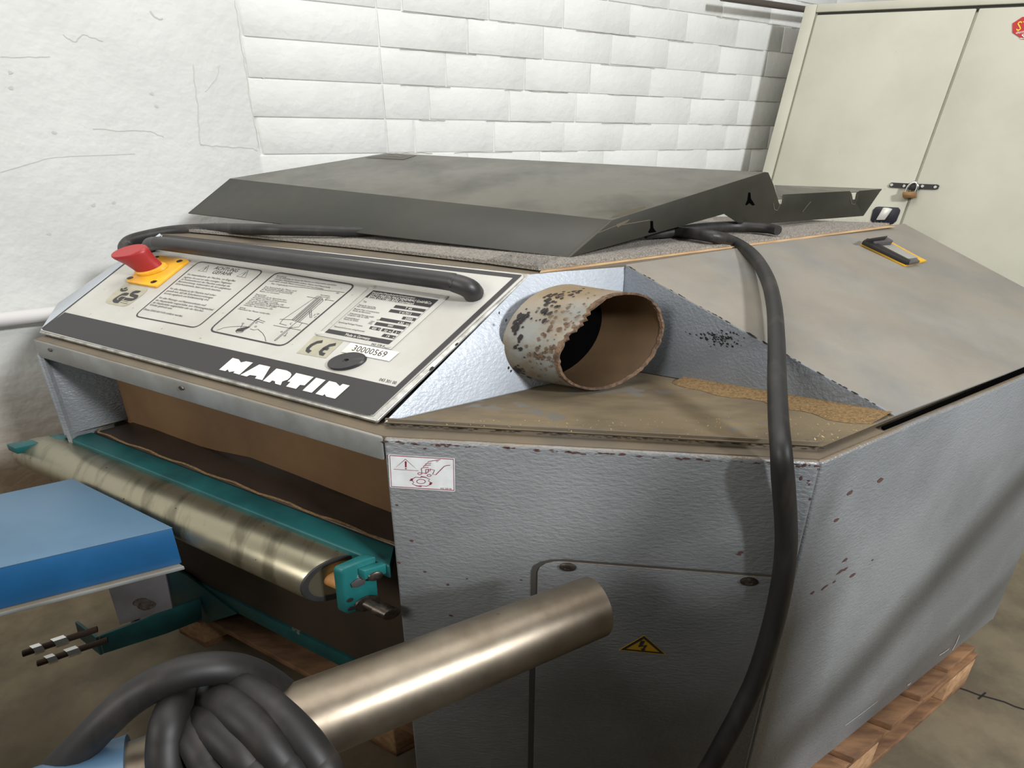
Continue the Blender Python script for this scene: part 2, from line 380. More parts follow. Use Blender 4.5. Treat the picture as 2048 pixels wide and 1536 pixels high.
for a in (lw+.03, 2*dw-lw-.1):
    for b in (.03, .18):
        q = O+ec*a-upc*(hh-.005)-nc*b
        m = MB(); m.box(V((q.x, q.y, 0)), V((.06, 0, 0)), V((0, .06, 0)), V((0, 0, q.z+.02))); m.build('foot', CABD, cab)
hp = [cp(u, v, .004) for u, v in ((1778, 372), (1783, 365), (1820, 367), (1875, 369), (1879, 371), (1876, 378), (1870, 379), (1820, 377), (1781, 374.5))]
m = MB(); m.prism(hp, nc*.005); hasp = m.build('hasp', LATCHD, cab, label='black steel hasp strip across the doors')
for u, v in ((1783.5, 369.8), (1808.5, 371.7), (1845, 372.4), (1870.5, 374)):
    hs = MB(); hs.disc(cp(u, v, .009), ec*1, upc*1, nc, [(.0085, 0), (.007, .004)], 12); hs.build('screw_head', CHROME, hasp, smooth=True)
m = MB(); m.box(cp(1818, 366, .009), ec*.055, -upc*.03, nc*.014); m.build('staple', LATCHD, hasp, bevel=.003)
hp = [cp(u, v, .002) for u, v in ((1741, 440), (1746, 420), (1752, 414), (1758, 413), (1797, 415), (1801, 420), (1800, 425), (1793, 442), (1786, 448), (1780, 449), (1746, 447))]
m = MB(); m.prism(hp, nc*.004); hpl = m.build('handle_plate', NAVY, cab, bevel=.0015, label='dark recessed handle plate')
m = MB(); m.prism([cp(u, v, .006) for u, v in ((1767.5, 415), (1777, 415.5), (1786, 418), (1770, 440), (1753, 440))], nc*.02); m.build('lever', PALE, hpl, bevel=.004, label='pale handle lever')
# the round-cornered red sign on the right door
so = []
for k in range(8):
    a = math.pi/8+k*math.pi/4; so.append(cp(2059+37*math.cos(a), 56-24*math.sin(a), .0035))
m = MB(); m.prism(so, nc*.001); sign = m.build('stop_sticker', mat('sign_red', (176, 28, 36), .5), cab, label='red octagonal sticker')
m = MB(); q = cp(2032, 61.5, .006); text(m, 'STOP', q, cp(2088, 59, .006), cp(2036, 43, .006)-cp(2032, 61.5, .006)); m.build('yellow_letters', mat('sign_yellow', (240, 200, 40), .5), sign, kind='stuff')
m = MB(); text(m, 'dem', cp(2031, 68, .006), cp(2047, 66, .006), upc*.012); text(m, 'S', cp(2040, 78, .006), cp(2050, 77, .006), upc*.02); m.build('white_letters', WHITEP, sign, kind='stuff')
# padlock
pk = thing('padlock', cp(1820, 400, .02), 'brass padlock with chrome shackle hanging on the cabinet hasp', 'padlock')
a, b, c_ = cp(1807, 396, .012), cp(1834, 396, .012), cp(1806, 383.5, .012)
m = MB(); m.box(a, b-a, c_-a, nc*.03); m.build('lock_body', BRASS, pk, bevel=.004)
q0 = cp(1812, 385, .026); q1 = cp(1831, 384, .026)
m = MB(); m.tube([q0, q0+upc*.028, q0*.7+q1*.3+upc*.046, q0*.3+q1*.7+upc*.046, q1+upc*.028, q1], .0065, 10); m.build('shackle', CHROME, pk, smooth=True)

# ------------------------------------------------------------------ pallet under the machine
z0 = .155
Pc = hz(1961, 1296, z0-H)
fr = at(0, .138, 0); fr.z = z0
# the corner where the front edge (along X) meets the right edge (along Yd)
k = (fr-Pc).dot(N_)/Yd.dot(N_); Pf = Pc+Yd*k; plen = (Pc-Pf).length
pal = thing('pallet', (0.6, 1.3, 0), 'weathered wooden pallet under the grey machine', 'pallet')
wdt = 1.75; nb = 7; step = plen/nb
for i in range(nb):
    bw = step*random.uniform(.74, .86) if i not in (0, nb-1) else step*.95
    o = Pf+Yd*(i*step+(step-bw)*(0 if i == 0 else 1 if i == nb-1 else .5))-Z*.022+X*random.uniform(-.012, .01)
    m = MB(); m.box(o, X*-wdt, Yd*bw, Z*.022); m.build('deck_board', WOOD, pal, bevel=.002)
for e in (0, .5, 1):
    o = Pf-X*(e*(wdt-.14)+.14)-Z*.044
    m = MB(); m.box(o, X*.14, Yd*plen, Z*.0215); m.build('stringer_board', WOOD, pal, bevel=.002)
    for q in (0, .5, 1):
        oo = o+Yd*(q*(plen-.15)); oo.z = .022
        m = MB(); m.box(oo, X*.14, Yd*.15, Z*(z0-.0665)); m.build('block', WOODE, pal, bevel=.003)
    m = MB(); q = V((o.x, o.y, 0)); m.box(q, X*.14, Yd*plen, Z*.0215); m.build('bottom_board', WOOD, pal, bevel=.002)

# ------------------------------------------------------------------ the planing machine: body
zBot = -1.40
R1 = V((1.527, 1.379, zL+H))
pm = thing('thickness_planer', (0.35, 1.45, z0), 'large grey thickness planer with sloping control panel, standing on a pallet', 'machine')
def down(p, z): return V((p.x, p.y, H+z))
def wallplate(name, a, b, zt, zb, n, mt, th=.012, bev=.004, label=None, parent=pm):
    m = MB(); m.prism([down(a, zt), down(b, zt), down(b, zb), down(a, zb)], -n*th); return m.build(name, mt, parent, bevel=bev, seg=3, label=label)
front = wallplate('front_panel', P0, P1-PD*.001, zL, zBot-.05, NP, HAM, bev=.006)
NS = V((Yd.y, -Yd.x, 0))
side = wallplate('side_panel', P1, R1, zL, zBot, NS, HAM, bev=.006)
BR = V((1.42, 2.0, 0)); BL = V((-.55, 2.15, 0)); LB = V((-1.15, 1.75, 0))
m = MB(); bodypoly = [R1, BR, BL, LB, PL]
for a, b in zip(bodypoly[:-1], bodypoly[1:]):
    a = down(a, zL); b = down(b, zL); t = (b-a).normalized(); m.prism([a, b, down(b, zBot), down(a, zBot)], V((-t.y, t.x, 0))*.012)
m.build('rear_panels', HAM, pm)
# base frame hidden under the sheets
m = MB(); q = at(.12, .22, zBot-.0235); m.box(V((q.x, q.y, z0+.001)), X*.95, Yd*.85, Z*.1); m.build('base_frame', TEAL, pm)
# dusty ledge on top of the body
lo_ = [p+Z*.0009 for p in (P0-NP*.005, P1-NP*.005-NS*.005, R1-NS*.005, down(BR, zL), down(BL, zL), down(LB, zL), PL+N_*.005)]
cen = V((.25, 1.45, H+zL)); li_ = [p+(cen-p).normalized()*.09 for p in lo_]
m = MB()
for k in range(7):
    q = (k+1) % 7; m.prism([lo_[k], lo_[q], li_[q], li_[k]], -Z*.012)
m.build('ledge', LEDGE, pm)
# lip rail over the opening
m = MB(); m.prism([PL-Z*0, P0-X*.004, P0-X*.004-Z*.046, PL-Z*.046], N_*.045); lip = m.build('lip_rail', LIPM, pm, bevel=.004)
m = MB()
for u, v in ((101, 700), (364, 776)):
    p = pl(u, v, PL-N_*.001, N_); e1, e2, ax = oval(-N_); m = MB(); m.disc(p, e1, e2, ax, [(.0045, 0), (.0045, .002)], 10); m.build('rivet', BOLTM, lip)
# inner left wall, guard flap, table
IW = V((.74, .67, 0)).normalized(); INW = V((IW.y, -IW.x, 0))
iw0 = PL-N_*.004
m = MB(); m.prism([down(iw0, -.5), down(iw0+IW*.17, -.5), down(iw0+IW*.17, zTab+.006), down(iw0, zTab+.006)], -INW*.014); m.build('inner_wall', HAM, pm, bevel=.003)
fn = .134
top = [at(.045+.13*i, fn, -.49) for i in range(9)]
bot = []
for i in range(9):
    t = i/8; bot.append(at(.03+.132*i, fn+.004*math.sin(i*1.3), -.741+.026*math.exp(-((t-.55)/.2)**2)+.004*math.sin(i*2.1)))
m = MB(); fr_ = top+bot[::-1]; m.prism(fr_, N_*.006); m.build('guard_flap', BROWN, pm, label='brown guard flap hanging in the infeed opening')
m = MB(); m.prism([at(.03, .052, zTab), at(1.07, .052, zTab), at(1.5, .6, zTab), at(.3, .7, zTab)], -Z*.02); tb = m.build('planing_table', TABLE, pm, bevel=.004)
m = MB()
q = [at(.045+.045*i, .055+.003*math.sin(i*1.7), zTab+.0006) for i in range(25)]
m.line([at(.03, .11, zTab+.0006), at(.028, .07, zTab+.0006)]+q, .006, (0, 0, 1)); m.build('sawdust_line', SAWD, tb, kind='stuff')
# teal rail
m = MB(); m.prism([at(-.012, .004, -.742), at(1.085, .004, -.742), at(1.06, .051, -.738), at(.02, .051, -.738)], -Z*.03); m.build('table_rail', TEAL, pm, bevel=.003)
# roller
rc = dp(690, 1163, 1); rcp = at(0, 0, 0)
RZ = -.795; RN = -.024; RR = .049
rd = lambda x: at(x, RN, RZ)
xl = (pl(88, 907, at(0, RN, 0), N_)-PL).dot(X); xr = (pl(672, 1156, at(0, RN, 0), N_)-PL).dot(X)
m = MB(); m.loft([ring(rd(x), YC, Z, r, 40) for x, r in ((xl, RR*.93), (xl+.01, RR), (xr-.01, RR), (xr, RR*.97))]); ro = m.build('feed_roller', ROLL, pm, smooth=True, label='worn steel feed roller')
m = MB(); m.loft([ring(rd(xr-.001), YC, Z, RR*.98, 32), ring(rd(xr+.004), YC, Z, RR*.98, 32), ring(rd(xr+.004), YC, Z, RR*.8, 32), ring(rd(xr-.012), YC, Z, RR*.78, 32)]); m.build('end_ring', RUB, ro, smooth=True)
m = MB(); m.loft([ring(rd(xr-.02), YC, Z, RR*.34, 20), ring(rd(xr+.035), YC, Z, RR*.34, 20)]); m.build('shaft_bush', ORANGE, ro, smooth=True)
# right roller bracket: plate square to the roller
bx = (pl(722, 1170, at(0, RN-.01, 0), N_)-PL).dot(X)
BP = rd(bx); bn = V((Yd.y, -Yd.x, 0))
def bk(u, v, off=0.): return pl(u, v, BP+bn*off, bn)
outl = [(683, 1146), (688, 1138), (737, 1117), (752, 1113), (753, 1146), (757, 1190), (752, 1205), (735, 1219), (699, 1229), (692, 1226)]
m = MB(); m.prism([bk(u, v) for u, v in outl], -X*.022); br = m.build('roller_bracket', TEALB, pm, bevel=.003)
m = MB(); m.prism([bk(u, v, .001) for u, v in ((715, 1137), (759, 1122), (760, 1142), (717, 1155))], X*.016); m.build('clamp_block', TEALB, br, bevel=.002)
e1, e2, ax = oval(bn)
m = MB(); m.disc(bk(735, 1146)+X*.0165, e1, e2, X, [(.0095, 0), (.0095, .004), (.007, .006)], 18); m.build('bolt', BOLTM, br, smooth=True)
m = MB(); m.disc(bk(735, 1146)+X*.0227, e1, e2, X, [(.003, 0), (.003, .0012)], 8); m.build('socket', CHIP, br)
m = MB(); m.prism([bk(u, v, .001) for u, v in ((701, 1167), (712, 1158), (727, 1154), (731, 1158), (729, 1166), (716, 1173), (704, 1174))], bn*.003); m.build('slot_block', GREYP, br, bevel=.001)
m = MB()
for u, v in ((699.5, 1200), (702, 1217)): m.disc(bk(u, v, .0005), e1, e2, ax, [(.0045, 0), (.0045, .001)], 12)
m.build('holes', CHIP, br)
m = MB(); m.disc(bk(733, 1206, .001), e1, e2, X, [(.017, 0), (.017, .004), (.0085, .004), (.0085, .03), (.012, .032), (.012, .062), (.0095, .064)], 20); m.build('adjusting_screw', BOLTM, br, smooth=True)
# left bracket
m = MB(); q = at(xl-.03, -.085, -.748); m.box(q, X*.045, Yd*.13, -Z*.02); m.build('roller_bracket', TEAL, pm, bevel=.003)
m = MB(); q = rd(xl+.03)-Z*.06; e = ring(q, YC, X, .012, 14); m.loft([e, [p-Z*.02 for p in e]]); m.build('stop_foot', BOLTM, pm)
# apron, beam
m = MB(); m.prism([at(-.02, .132, -.745), at(1.16, .132, -.745), at(1.16, .132, -1.26), at(-.02, .132, -1.26)], N_*.01); m.build('apron', APRON, pm)
m = MB(); m.prism([at(-.03, .124, -1.25), at(1.2, .124, -1.25), at(1.2, .124, -1.30), at(-.03, .124, -1.30)], N_*.06); beam = m.build('base_beam', TEAL, pm, bevel=.004)
gn = lambda u, v: pl(u, v, at(0, .118, 0), N_)
m = MB(); m.prism([gn(325, 1128), gn(372, 1150), gn(474, 1228), gn(415, 1246), gn(346, 1222)], N_*.008); m.build('frame_gusset', TEAL, pm, bevel=.001)
# bracket arm reaching out to the left
ap = at(.19, .1, -1.27); an = bn
def ak(u, v): return pl(u, v, ap, an)
m = MB(); m.prism([ak(198, 1273), ak(262, 1249), ak(402, 1196), ak(404, 1240), ak(335, 1267), ak(207, 1308)], -an*.008); arm = m.build('bracket_arm', TEAL, pm, bevel=.002)
f0 = ak(198, 1273); f1 = ak(207, 1308)
m = MB(); m.prism([f0, f0-X*.10+Z*0.012, f1-X*.10+Z*.018, f1], -Yd*.008); m.build('arm_flange', TEAL, arm)
for (a, b) in (((168, 1267), (110, 1283)), ((190, 1288), (137, 1302))):
    fa = pl(*a, f0-Yd*.004, Yd); fb = fa-Yd*.13
    m = MB(); m.tube([fa+Yd*.03, fb], .0085, 10, smooth=1); m.build('threaded_rod', mat('rusty_thread', (72, 56, 46), .7, .4), arm)
    for kk, l_ in ((.30, .028), (.70, .020)):
        c0 = fa+(fb-fa)*kk; m = MB(); m.loft([ring(c0, X*1.2, Z, .0135, 6), ring(c0-Yd*l_, X*1.2, Z, .0135, 6)]); m.build('nut', CHROME, arm)

# ------------------------------------------------------------------ front panel details
def fp(u, v, off=0.): return pl(u, v, P0+NP*off, NP)
dpx = [(1058, 1540), (1062, 1330), (1069, 1140), (1072, 1124), (1086, 1115), (1300, 1128), (1640, 1152)]
# service door: a sheet standing proud in a shadow gap
dA = fp(1074, 1150).dot(PD); t0 = fp(1074, 1150)
def pd(x, z, off=0.): return P0+PD*x+Z*(z-zL)+NP*off
def pdx(u, v): q = fp(u, v)-P0; return q.dot(PD), q.z+zL
x0, zt = pdx(1076, 1117); x1 = (P1-P0).dot(PD)-.012; _, zt2 = pdx(1540, 1145)
rr = .028
dpoly = [pd(x0, zBot+.01), pd(x0, zt-rr)] + [pd(x0+rr*1.6*(1-math.cos(a)), zt-rr+rr*math.sin(a)) for a in (.4, .8, 1.2)] + [pd(x0+rr*1.6, zt), pd(x1, zt), pd(x1, zBot+.01)]
gp = [pd(x0-.012, zBot+.01, .0012), pd(x0-.012, zt-rr, .0012)] + [pd(x0-.012+(rr+.006)*1.6*(1-math.cos(a)), zt-rr+(rr+.003)*math.sin(a), .0012) for a in (.4, .8, 1.2)] + [pd(x0+rr*1.6, zt+.004, .0012), pd(x1, zt+.004, .0012), pd(x1, zBot+.01, .0012)]
m = MB(); m.flat(gp); m.build('door_gap', mat('dark_seam', (74, 71, 66), .8), pm)
m = MB(); m.prism([p+NP*.004 for p in dpoly], -NP*.003); sd = m.build('service_door', HAM, pm, bevel=.0015)
e1, e2, ax = oval(NP)
for u, v in ((1136, 1133), (1498, 1162)):
    m = MB(); m.disc(fp(u, v, .004), e1, e2, ax, [(.0085, 0), (.0085, .003), (.006, .005), (.0035, .005), (.003, .003)], 18); m.build('screw', BOLTM, sd, smooth=True)
hzp = [(1237.5, 1300), (1288.4, 1270.3), (1332.8, 1309.4)]
m = MB(); m.prism([fp(u, v, .0045) for u, v in hzp], NP*.0006); ht = m.build('hazard_sticker', YELD, pm, label='yellow electric hazard triangle')
cx, cy = 1286, 1293.5
m = MB(); a = [(cx+(u-cx)*.93, cy+(v-cy)*.93) for u, v in hzp]; b = [(cx+(u-cx)*.70, cy+(v-cy)*.68) for u, v in hzp]
for i in range(3):
    j = (i+1) % 3; m.flat([fp(*a[i], .0056), fp(*a[j], .0056), fp(*b[j], .0056), fp(*b[i], .0056)])
bolt = [(582, 900), (610, 903), (592, 932), (624, 928), (604, 956), (612, 960), (590, 968), (580, 950), (591, 952), (600, 938), (563, 942)]
m.flat([fp(1100+.3125*u, 1000+.3125*v, .0058) for u, v in bolt]); m.build('flash_print', INK, ht)
# unseen bars added between lamp and machine to cast the diagonal shadow bands
def sp(u, v): return pl(u, v, P1, NS)
for i_, (f_, a, b, w_) in enumerate(((fp, (1450, 860), (1085, 1560), .075), (fp, (1600, 1090), (1330, 1580), .05), (sp, (2060, 950), (1620, 1450), .07), (sp, (2060, 1130), (1760, 1420), .05))):
    pa_ = f_(*a); pb_ = f_(*b); ex_ = (pa_-pb_)*.12; qa_ = pa_+ex_; qb_ = pb_-ex_
    qa_ = qa_+(LR-qa_)*.2; qb_ = qb_+(LR-qb_)*.2; t_ = (qa_-qb_).normalized(); s1 = t_.cross(LR-qa_).normalized(); s2 = t_.cross(s1)
    m = MB(); m.box(qb_-s1*w_/2, qa_-qb_, s1*w_, s2*.04); m.build('shadow_bar_%d' % (i_+1), ROOMC, kind='structure')
# crushing hazard label
def lb(u, v, off=.001): return fp(760+.083*u, 890+.083*v, off)
m = MB(); m.prism([lb(*q) for q in ((215, 228), (1790, 322), (1803, 340), (1812, 1105), (1795, 1120), (260, 1020), (242, 1000), (200, 245))], NP*.0005); wl = m.build('warning_label', LABELW, pm, label='white label with red print of a hand above a cutter')
m = MB(); o_ = .0019
m.line([lb(*q, o_) for q in ((235, 252), (1770, 345), (1785, 1095), (275, 1000))], .0016, NP, True)
m.line([lb(*q, o_) for q in ((330, 583), (612, 342), (925, 622))], .0012, NP, True)
m.flat([lb(*q, o_) for q in ((598, 392), (640, 396), (640, 540), (604, 538))]); m.flat([lb(*q, o_) for q in ((604, 556), (642, 560), (642, 585), (606, 582))])
for s_ in ([(1455, 352), (1300, 375), (1170, 398), (1140, 440), (1235, 436)], [(1140, 440), (1095, 465), (1090, 490), (1225, 480)], [(1090, 490), (1050, 515), (1045, 545), (1170, 536)],
           [(1045, 545), (995, 568), (1010, 670), (1105, 688), (1160, 655), (1165, 590)], [(1105, 685), (1105, 585), (1210, 582), (1215, 620), (1160, 630)], [(1210, 582), (1315, 605), (1270, 705), (1345, 718), (1540, 520), (1600, 495), (1690, 487)]):
    m.line([lb(*q, o_) for q in s_], .0012, NP)
for c0, c1 in ((955, 690), (1180, 735)):
    m.line([lb(c0+45*math.cos(i*.785)*(1 if i != 0 else 1.4), c1+26*math.sin(i*.785), o_) for i in range(8)], .0011, NP, True)
m.line([lb(990+105*math.cos(i*.4189), 880+52*math.sin(i*.4189), o_) for i in range(15)], .0011, NP, True)
g = [(790, 810), (860, 775), (980, 790), (990, 770), (1110, 785), (1200, 830), (1165, 865), (1230, 905), (1190, 965), (1120, 995), (1000, 985), (880, 985), (780, 935), (815, 900), (780, 860)]
m.line([lb(*q, o_) for q in g], .0011, NP, True)
for q in ([(755, 805), (790, 810), (770, 865), (712, 862)], [(990, 748), (1115, 775), (1110, 792), (985, 768)], [(1210, 898), (1265, 902), (1230, 962), (1185, 955)], [(870, 972), (1000, 992), (998, 1012), (870, 992)]):
    m.flat([lb(*p, o_+.0003) for p in q])
text(m, '042 330 00', lb(1460, 1062, o_), lb(1725, 1076, o_), Z*.0028)
m.build('red_print', INKR, wl)

# ------------------------------------------------------------------ hood
T0 = hz(321, 468, zT); T1 = hz(1060, 548, zT); T2 = hz(1250, 530, zT); T3 = hz(1790, 450, zT)
B0 = hz(80, 660, zB); B1 = hz(750, 838, zB); C0 = hz(768, 845, zB); C1 = hz(1645, 893, zB); C2 = hz(1790, 833, zB)
C3 = C2+Yd*1.02; L1 = hz(115, 606, zB)
Pn = (T1-B1).cross(X).normalized()
if Pn.z < 0: Pn = -Pn
def kp(u, v, off=0.): return pl(u, v, B1+Pn*off, Pn)
def plate(name, poly, th, mt, bev=.003, label=None, parent=pm):
    n = (poly[1]-poly[0]).cross(poly[2]-poly[0]).normalized()
    if n.dot(CAM-poly[0]) < 0: n = -n
    m = MB(); m.prism(poly, -n*th); return m.build(name, mt, parent, bevel=bev, seg=3, label=label)
plate('console_face', [kp(77, 664), kp(753, 842), kp(1062, 547), kp(321, 467)], .008, SILVER, .003)
T4 = V((-.75, 2.1, zT+H)); T5 = V((1.0, 2.25, zT+H))
plate('hood_left_face', [B0, L1, V((-.9, 1.9, zT+H)), T0], .008, HAMN)
m = MB(); m.prism([T0, T1, T2, T3, V((.75, 2.15, T0.z)), V((-.5, 2.05, T0.z)), V((-.9, 1.9, T0.z))], -Z*.01); m.build('hood_top', LEDGE, pm)
IA = V((T2.x+.003, T2.y+.004, H-.515))
Cx = C0+Z*.0
hA0 = V((T2.x-C0.x, T2.y-C0.y, 0)).normalized()*.007
plate('notch_wall', [C0, T1, T2+hA0, IA+hA0], .008, HAMN, .002)
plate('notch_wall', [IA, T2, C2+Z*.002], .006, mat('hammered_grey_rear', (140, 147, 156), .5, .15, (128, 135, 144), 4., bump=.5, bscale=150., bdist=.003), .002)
m = MB(); m.add([C0, IA, C1, C2], [(0, 1, 2), (1, 3, 2)]); m.build('notch_floor', DUSTY, pm, label='dusty brown floor of the notch')
# sawdust heap along the rear wall of the notch
IB = IA-(C0-IA)*0
m = MB(); nn = 22; a0 = []; a1 = []
for i in range(nn):
    t = i/(nn-1); p = IA+(C2-IA)*(.30+.69*t); q = p+((C1-C2)*(.30+.05*math.sin(t*9)+.03*math.sin(t*23)+random.uniform(-.015, .015))*(.55+.5*math.sin(min(t*1.5, 1)*1.57)))
    a0.append(p+Z*.008); a1.append(q+Z*.0007)
m.add(a0+a1, [(i, i+1, nn+i+1, nn+i) for i in range(nn-1)]); m.build('sawdust', SAWD, pm, kind='stuff')
# lid: the big right slope
ln_ = (C2-T2).cross(T3-T2)
def onlid(p): return V((p.x, p.y, T2.z-((p.x-T2.x)*ln_.x+(p.y-T2.y)*ln_.y)/ln_.z))
lid = plate('hood_lid', [T2+Z*.002, C2+Z*.002, onlid(C3)+Z*.002, onlid(T3+V((.05, .03, 0)))+Z*.002, T3+Z*.002], .007, LID, .003, label='dusty grey hood lid')
LN = (C2-T2).cross(T3-T2).normalized()
if LN.z < 0: LN = -LN
def lp(u, v, off=0.): return pl(u, v, T2+Z*.002+LN*off, LN)
m = MB(); m.prism([hz(1768, 861, zL+.002), hz(1762, 857, zL+.002), hz(2048, 738, zL+.002), hz(2150, 690, zL+.002), hz(2150, 700, zL+.002), hz(2048, 746, zL+.002)], Z*.004); m.build('lid_gap', BLACKH, pm)
# latch on the lid
def lt(u, v, off=0.): return lp(1680+.09766*u, 460+.09766*v, off)
m = MB(); m.prism([lt(*q) for q in ((410, 310), (1310, 755), (1755, 660), (1590, 580), (1060, 290), (540, 225))], LN*.006); la = m.build('lid_latch', YELD, pm, bevel=.001, label='black and yellow recessed latch on the lid')
m = MB(); m.prism([lt(*q, .006) for q in ((430, 290), (520, 235), (1400, 690), (1360, 725))], LN*.012); m.build('latch_rail', LATCHD, la, bevel=.002)
m = MB(); m.prism([lt(*q, .006) for q in ((600, 310), (1050, 300), (1590, 590), (1270, 640))], LN*.004); m.build('latch_plate', LATCHG, la, bevel=.001)
m = MB(); m.prism([lt(*q, .006) for q in ((1280, 650), (1520, 615), (1610, 685), (1400, 720))], LN*.008); m.build('latch_end', GREYP, la, bevel=.001)
m = MB(); m.prism([lt(*q, .01) for q in ((530, 250), (920, 215), (1050, 290), (1030, 305), (690, 335))], LN*.012); m.build('latch_flap', GREYP, la, bevel=.002)
m = MB(); m.prism([lt(*q, .022) for q in ((520, 232), (950, 165), (905, 205), (560, 250))], LN*.008); m.build('latch_lip', LATCHD, la, bevel=.001)
m = MB()
for q in ([(770, 385), (830, 350), (855, 362), (800, 395)], [(830, 350), (950, 402), (925, 415), (815, 362)], [(950, 402), (900, 432), (870, 420), (920, 398)]):
    m.prism([lt(*p, .010) for p in q], LN*.004)
m.build('latch_hook', LATCHD, la)

m = MB()
for a, b, n_ in ((B0+N_*.012+X*.01, B1+N_*.012, N_), (C0-NP*.006, C1-NP*.006-PD*.004, -NP)):
    m.prism([a+Z*.004, b+Z*.004, down(b, zL), down(a, zL)], n_*.004)
m.build('hood_skirt', LEDGE, pm)
# ------------------------------------------------------------------ control panel plate and print
UPB = kp(399, 524)-kp(268, 632); UPL = UPB.length; UPD = UPB.normalized()
PX = X
m = MB(); m.prism([kp(u, v, .0005) for u, v in ((82, 661), (92, 664), (735, 831), (746, 832), (752, 827), (1047, 556), (1046, 551), (1035, 548), (326, 469), (318, 471), (309, 478))], Pn*.0015); cpn = m.build('control_panel', PANELW, pm, label='ivory control panel with black printing')
OF = .0026
def K(u, v, o=OF): return kp(u, v, o)
blk = MB()
blk.flat([K(*q) for q in ((129.5, 624.5), (793, 774), (741, 830.5), (733, 830), (86, 660), (84, 657))])
def stroke(mb, p, wd, closed=False, o=OF): mb.line([K(*q, o) for q in p], wd, Pn, closed)
stroke(blk, [(84, 657), (311, 478.5), (322, 472)], .0065)
blk.flat([K(*q, OF+.0003) for q in ((326, 469.2), (1043, 549.8), (1034, 556), (322, 476.5))])
blk.flat([K(*q, OF+.0004) for q in ((1033, 549), (1043.5, 550.5), (746, 829.5), (732, 828.5))])
blk.build('border_print', INK, cpn)
fine = MB()
def rbox(mb, c, wd, r=9):                       # rounded frame from four corners
    pts = []
    for i in range(4):
        p = K(*c[i]); a = K(*c[i-1]); b = K(*c[(i+1) % 4])
        da = (a-p).normalized(); db = (b-p).normalized(); rr = .02
        for t in (0, .25, .5, .75, 1): pts.append(p+da*rr*(1-t)**2+db*rr*t**2)
    mb.line(pts, wd, Pn, True)
rbox(fine, [(268, 632), (393, 656), (528, 541.5), (398, 522.5)], .0036)
rbox(fine, [(417, 661), (567, 693), (712, 570), (553, 544)], .0042)
def c2(u, v): return 200+.15625*u, 470+.15625*v
def c3(u, v): return 400+.15625*u, 520+.15625*v
def c4(u, v): return 620+.1367*u, 560+.1367*v
def tline(mb, s, cv, a, b, h, o=OF):            # a, b: ends of the line's middle height
    up = UPD*h*.45; L = K(*cv(*a), o)-up*.5; R = K(*cv(*b), o)-up*.5; text(mb, s, L, R, up)
tline(fine, 'ACHTUNG', c2, (1474, 418), (1770, 456), .030)
tline(fine, 'GEFAHR', c2, (1448, 472), (1690, 500), .030)
for (a, b, c_) in (((1255, 456), (1390, 388), (1360, 470)), ((1748, 527), (1895, 455), (1858, 545))):
    stroke(fine, [c2(*a), c2(*b), c2(*c_)], .0016, True)
    tp_ = ((a[0]+c_[0])/2, (a[1]+c_[1])/2); d_ = (b[0]-tp_[0], b[1]-tp_[1])
    stroke(fine, [c2(tp_[0]+d_[0]*.28, tp_[1]+d_[1]*.28), c2(tp_[0]+d_[0]*.72, tp_[1]+d_[1]*.72)], .0022)
    stroke(fine, [c2(tp_[0]+d_[0]*.10, tp_[1]+d_[1]*.10), c2(tp_[0]+d_[0]*.2, tp_[1]+d_[1]*.2)], .0022)
T = ['Vor Inbetriebnahme der Maschine, vor Eingriffen', 'jeglicher Art und vor allen sonstigen Tätigkeiten', 'im Funktionsbereich der Maschine unbedingt die', 'Betriebsanleitung, insbesondere die dort gegebenen', 'Sicherheitshinweise, lesen und strikt beachten.',
     'Vor allen Arbeiten an der Maschine muß sicher-', 'gestellt sein, daß alle Sicherheitsvorrichtungen', 'korrekt angebracht und funktionstüchtig sind.', 'Vor allen Wartungs- und Reparaturarbeiten muß', 'der Hauptschalter ausgeschaltet, zum Werkzeugwechsel', 'der Hauptschalter ausgeschaltet oder der Not-Aus-', 'Schalter gedrückt sein.', 'Dieses Schild darf nicht entfernt werden.']
E_ = [(1120, 500, 1735, 588), (1078, 535, 1685, 620), (1045, 562, 1665, 655), (1008, 590, 1677, 692), (970, 620, 1553, 712), (897, 680, 1490, 772), (860, 710, 1448, 803), (825, 742, 1395, 830), (757, 797, 1355, 900), (718, 830, 1450, 955), (680, 860, 1330, 972), (643, 888, 928, 940), (565, 945, 1062, 1038)]
for i, (s, e) in enumerate(zip(T, E_)): tline(fine, s, c2, e[:2], e[2:], .0150)
T = [('Einstellung:', 985, 202, 1112, 218), ('vor der Einstellung der Messer die Maschine am Hauptschalter ausschalten', 975, 222, 1750, 322), ('und gegen Wiedereinschalten sichern, Messer und Messerwelle', 955, 242, 1668, 352), ('reinigen, stumpfe Messer auswechseln und neu einstellen', 935, 264, 1580, 368), ('Nur Originalteile', 915, 300, 1125, 330),
     ('Zum Auswechseln der Messer wird', 830, 338, 1235, 396), ('die Schutzhaube geöffnet und dabei', 812, 356, 1195, 412), ('die Messerwelle von Hand gedreht bis', 790, 374, 1180, 430), ('Raste (1) einrastet', 768, 396, 1020, 430),
     ('Messerwechsel:', 715, 436, 850, 456), ('die Schrauben (2) der Spannleiste lösen', 700, 456, 1110, 514), ('Spannleiste und Messer (3) herausnehmen', 678, 476, 1110, 538), ('neue Messer einlegen und Leiste', 655, 496, 1000, 546), ('bis zum Anschlag anstellen (4)', 632, 518, 1070, 575), ('mit der Einstellehre am Bereitstellungsgestell', 610, 536, 1140, 610), ('Schrauben von innen nach außen', 585, 555, 980, 604), ('wieder festziehen (5)', 560, 573, 930, 626),
     ('Achtung:', 510, 604, 588, 616), ('Überstand der Messer nachprüfen', 490, 622, 895, 690)]
for s, a, b, c_, d_ in T: tline(fine, s, c3, (a, b), (c_, d_), .0098)
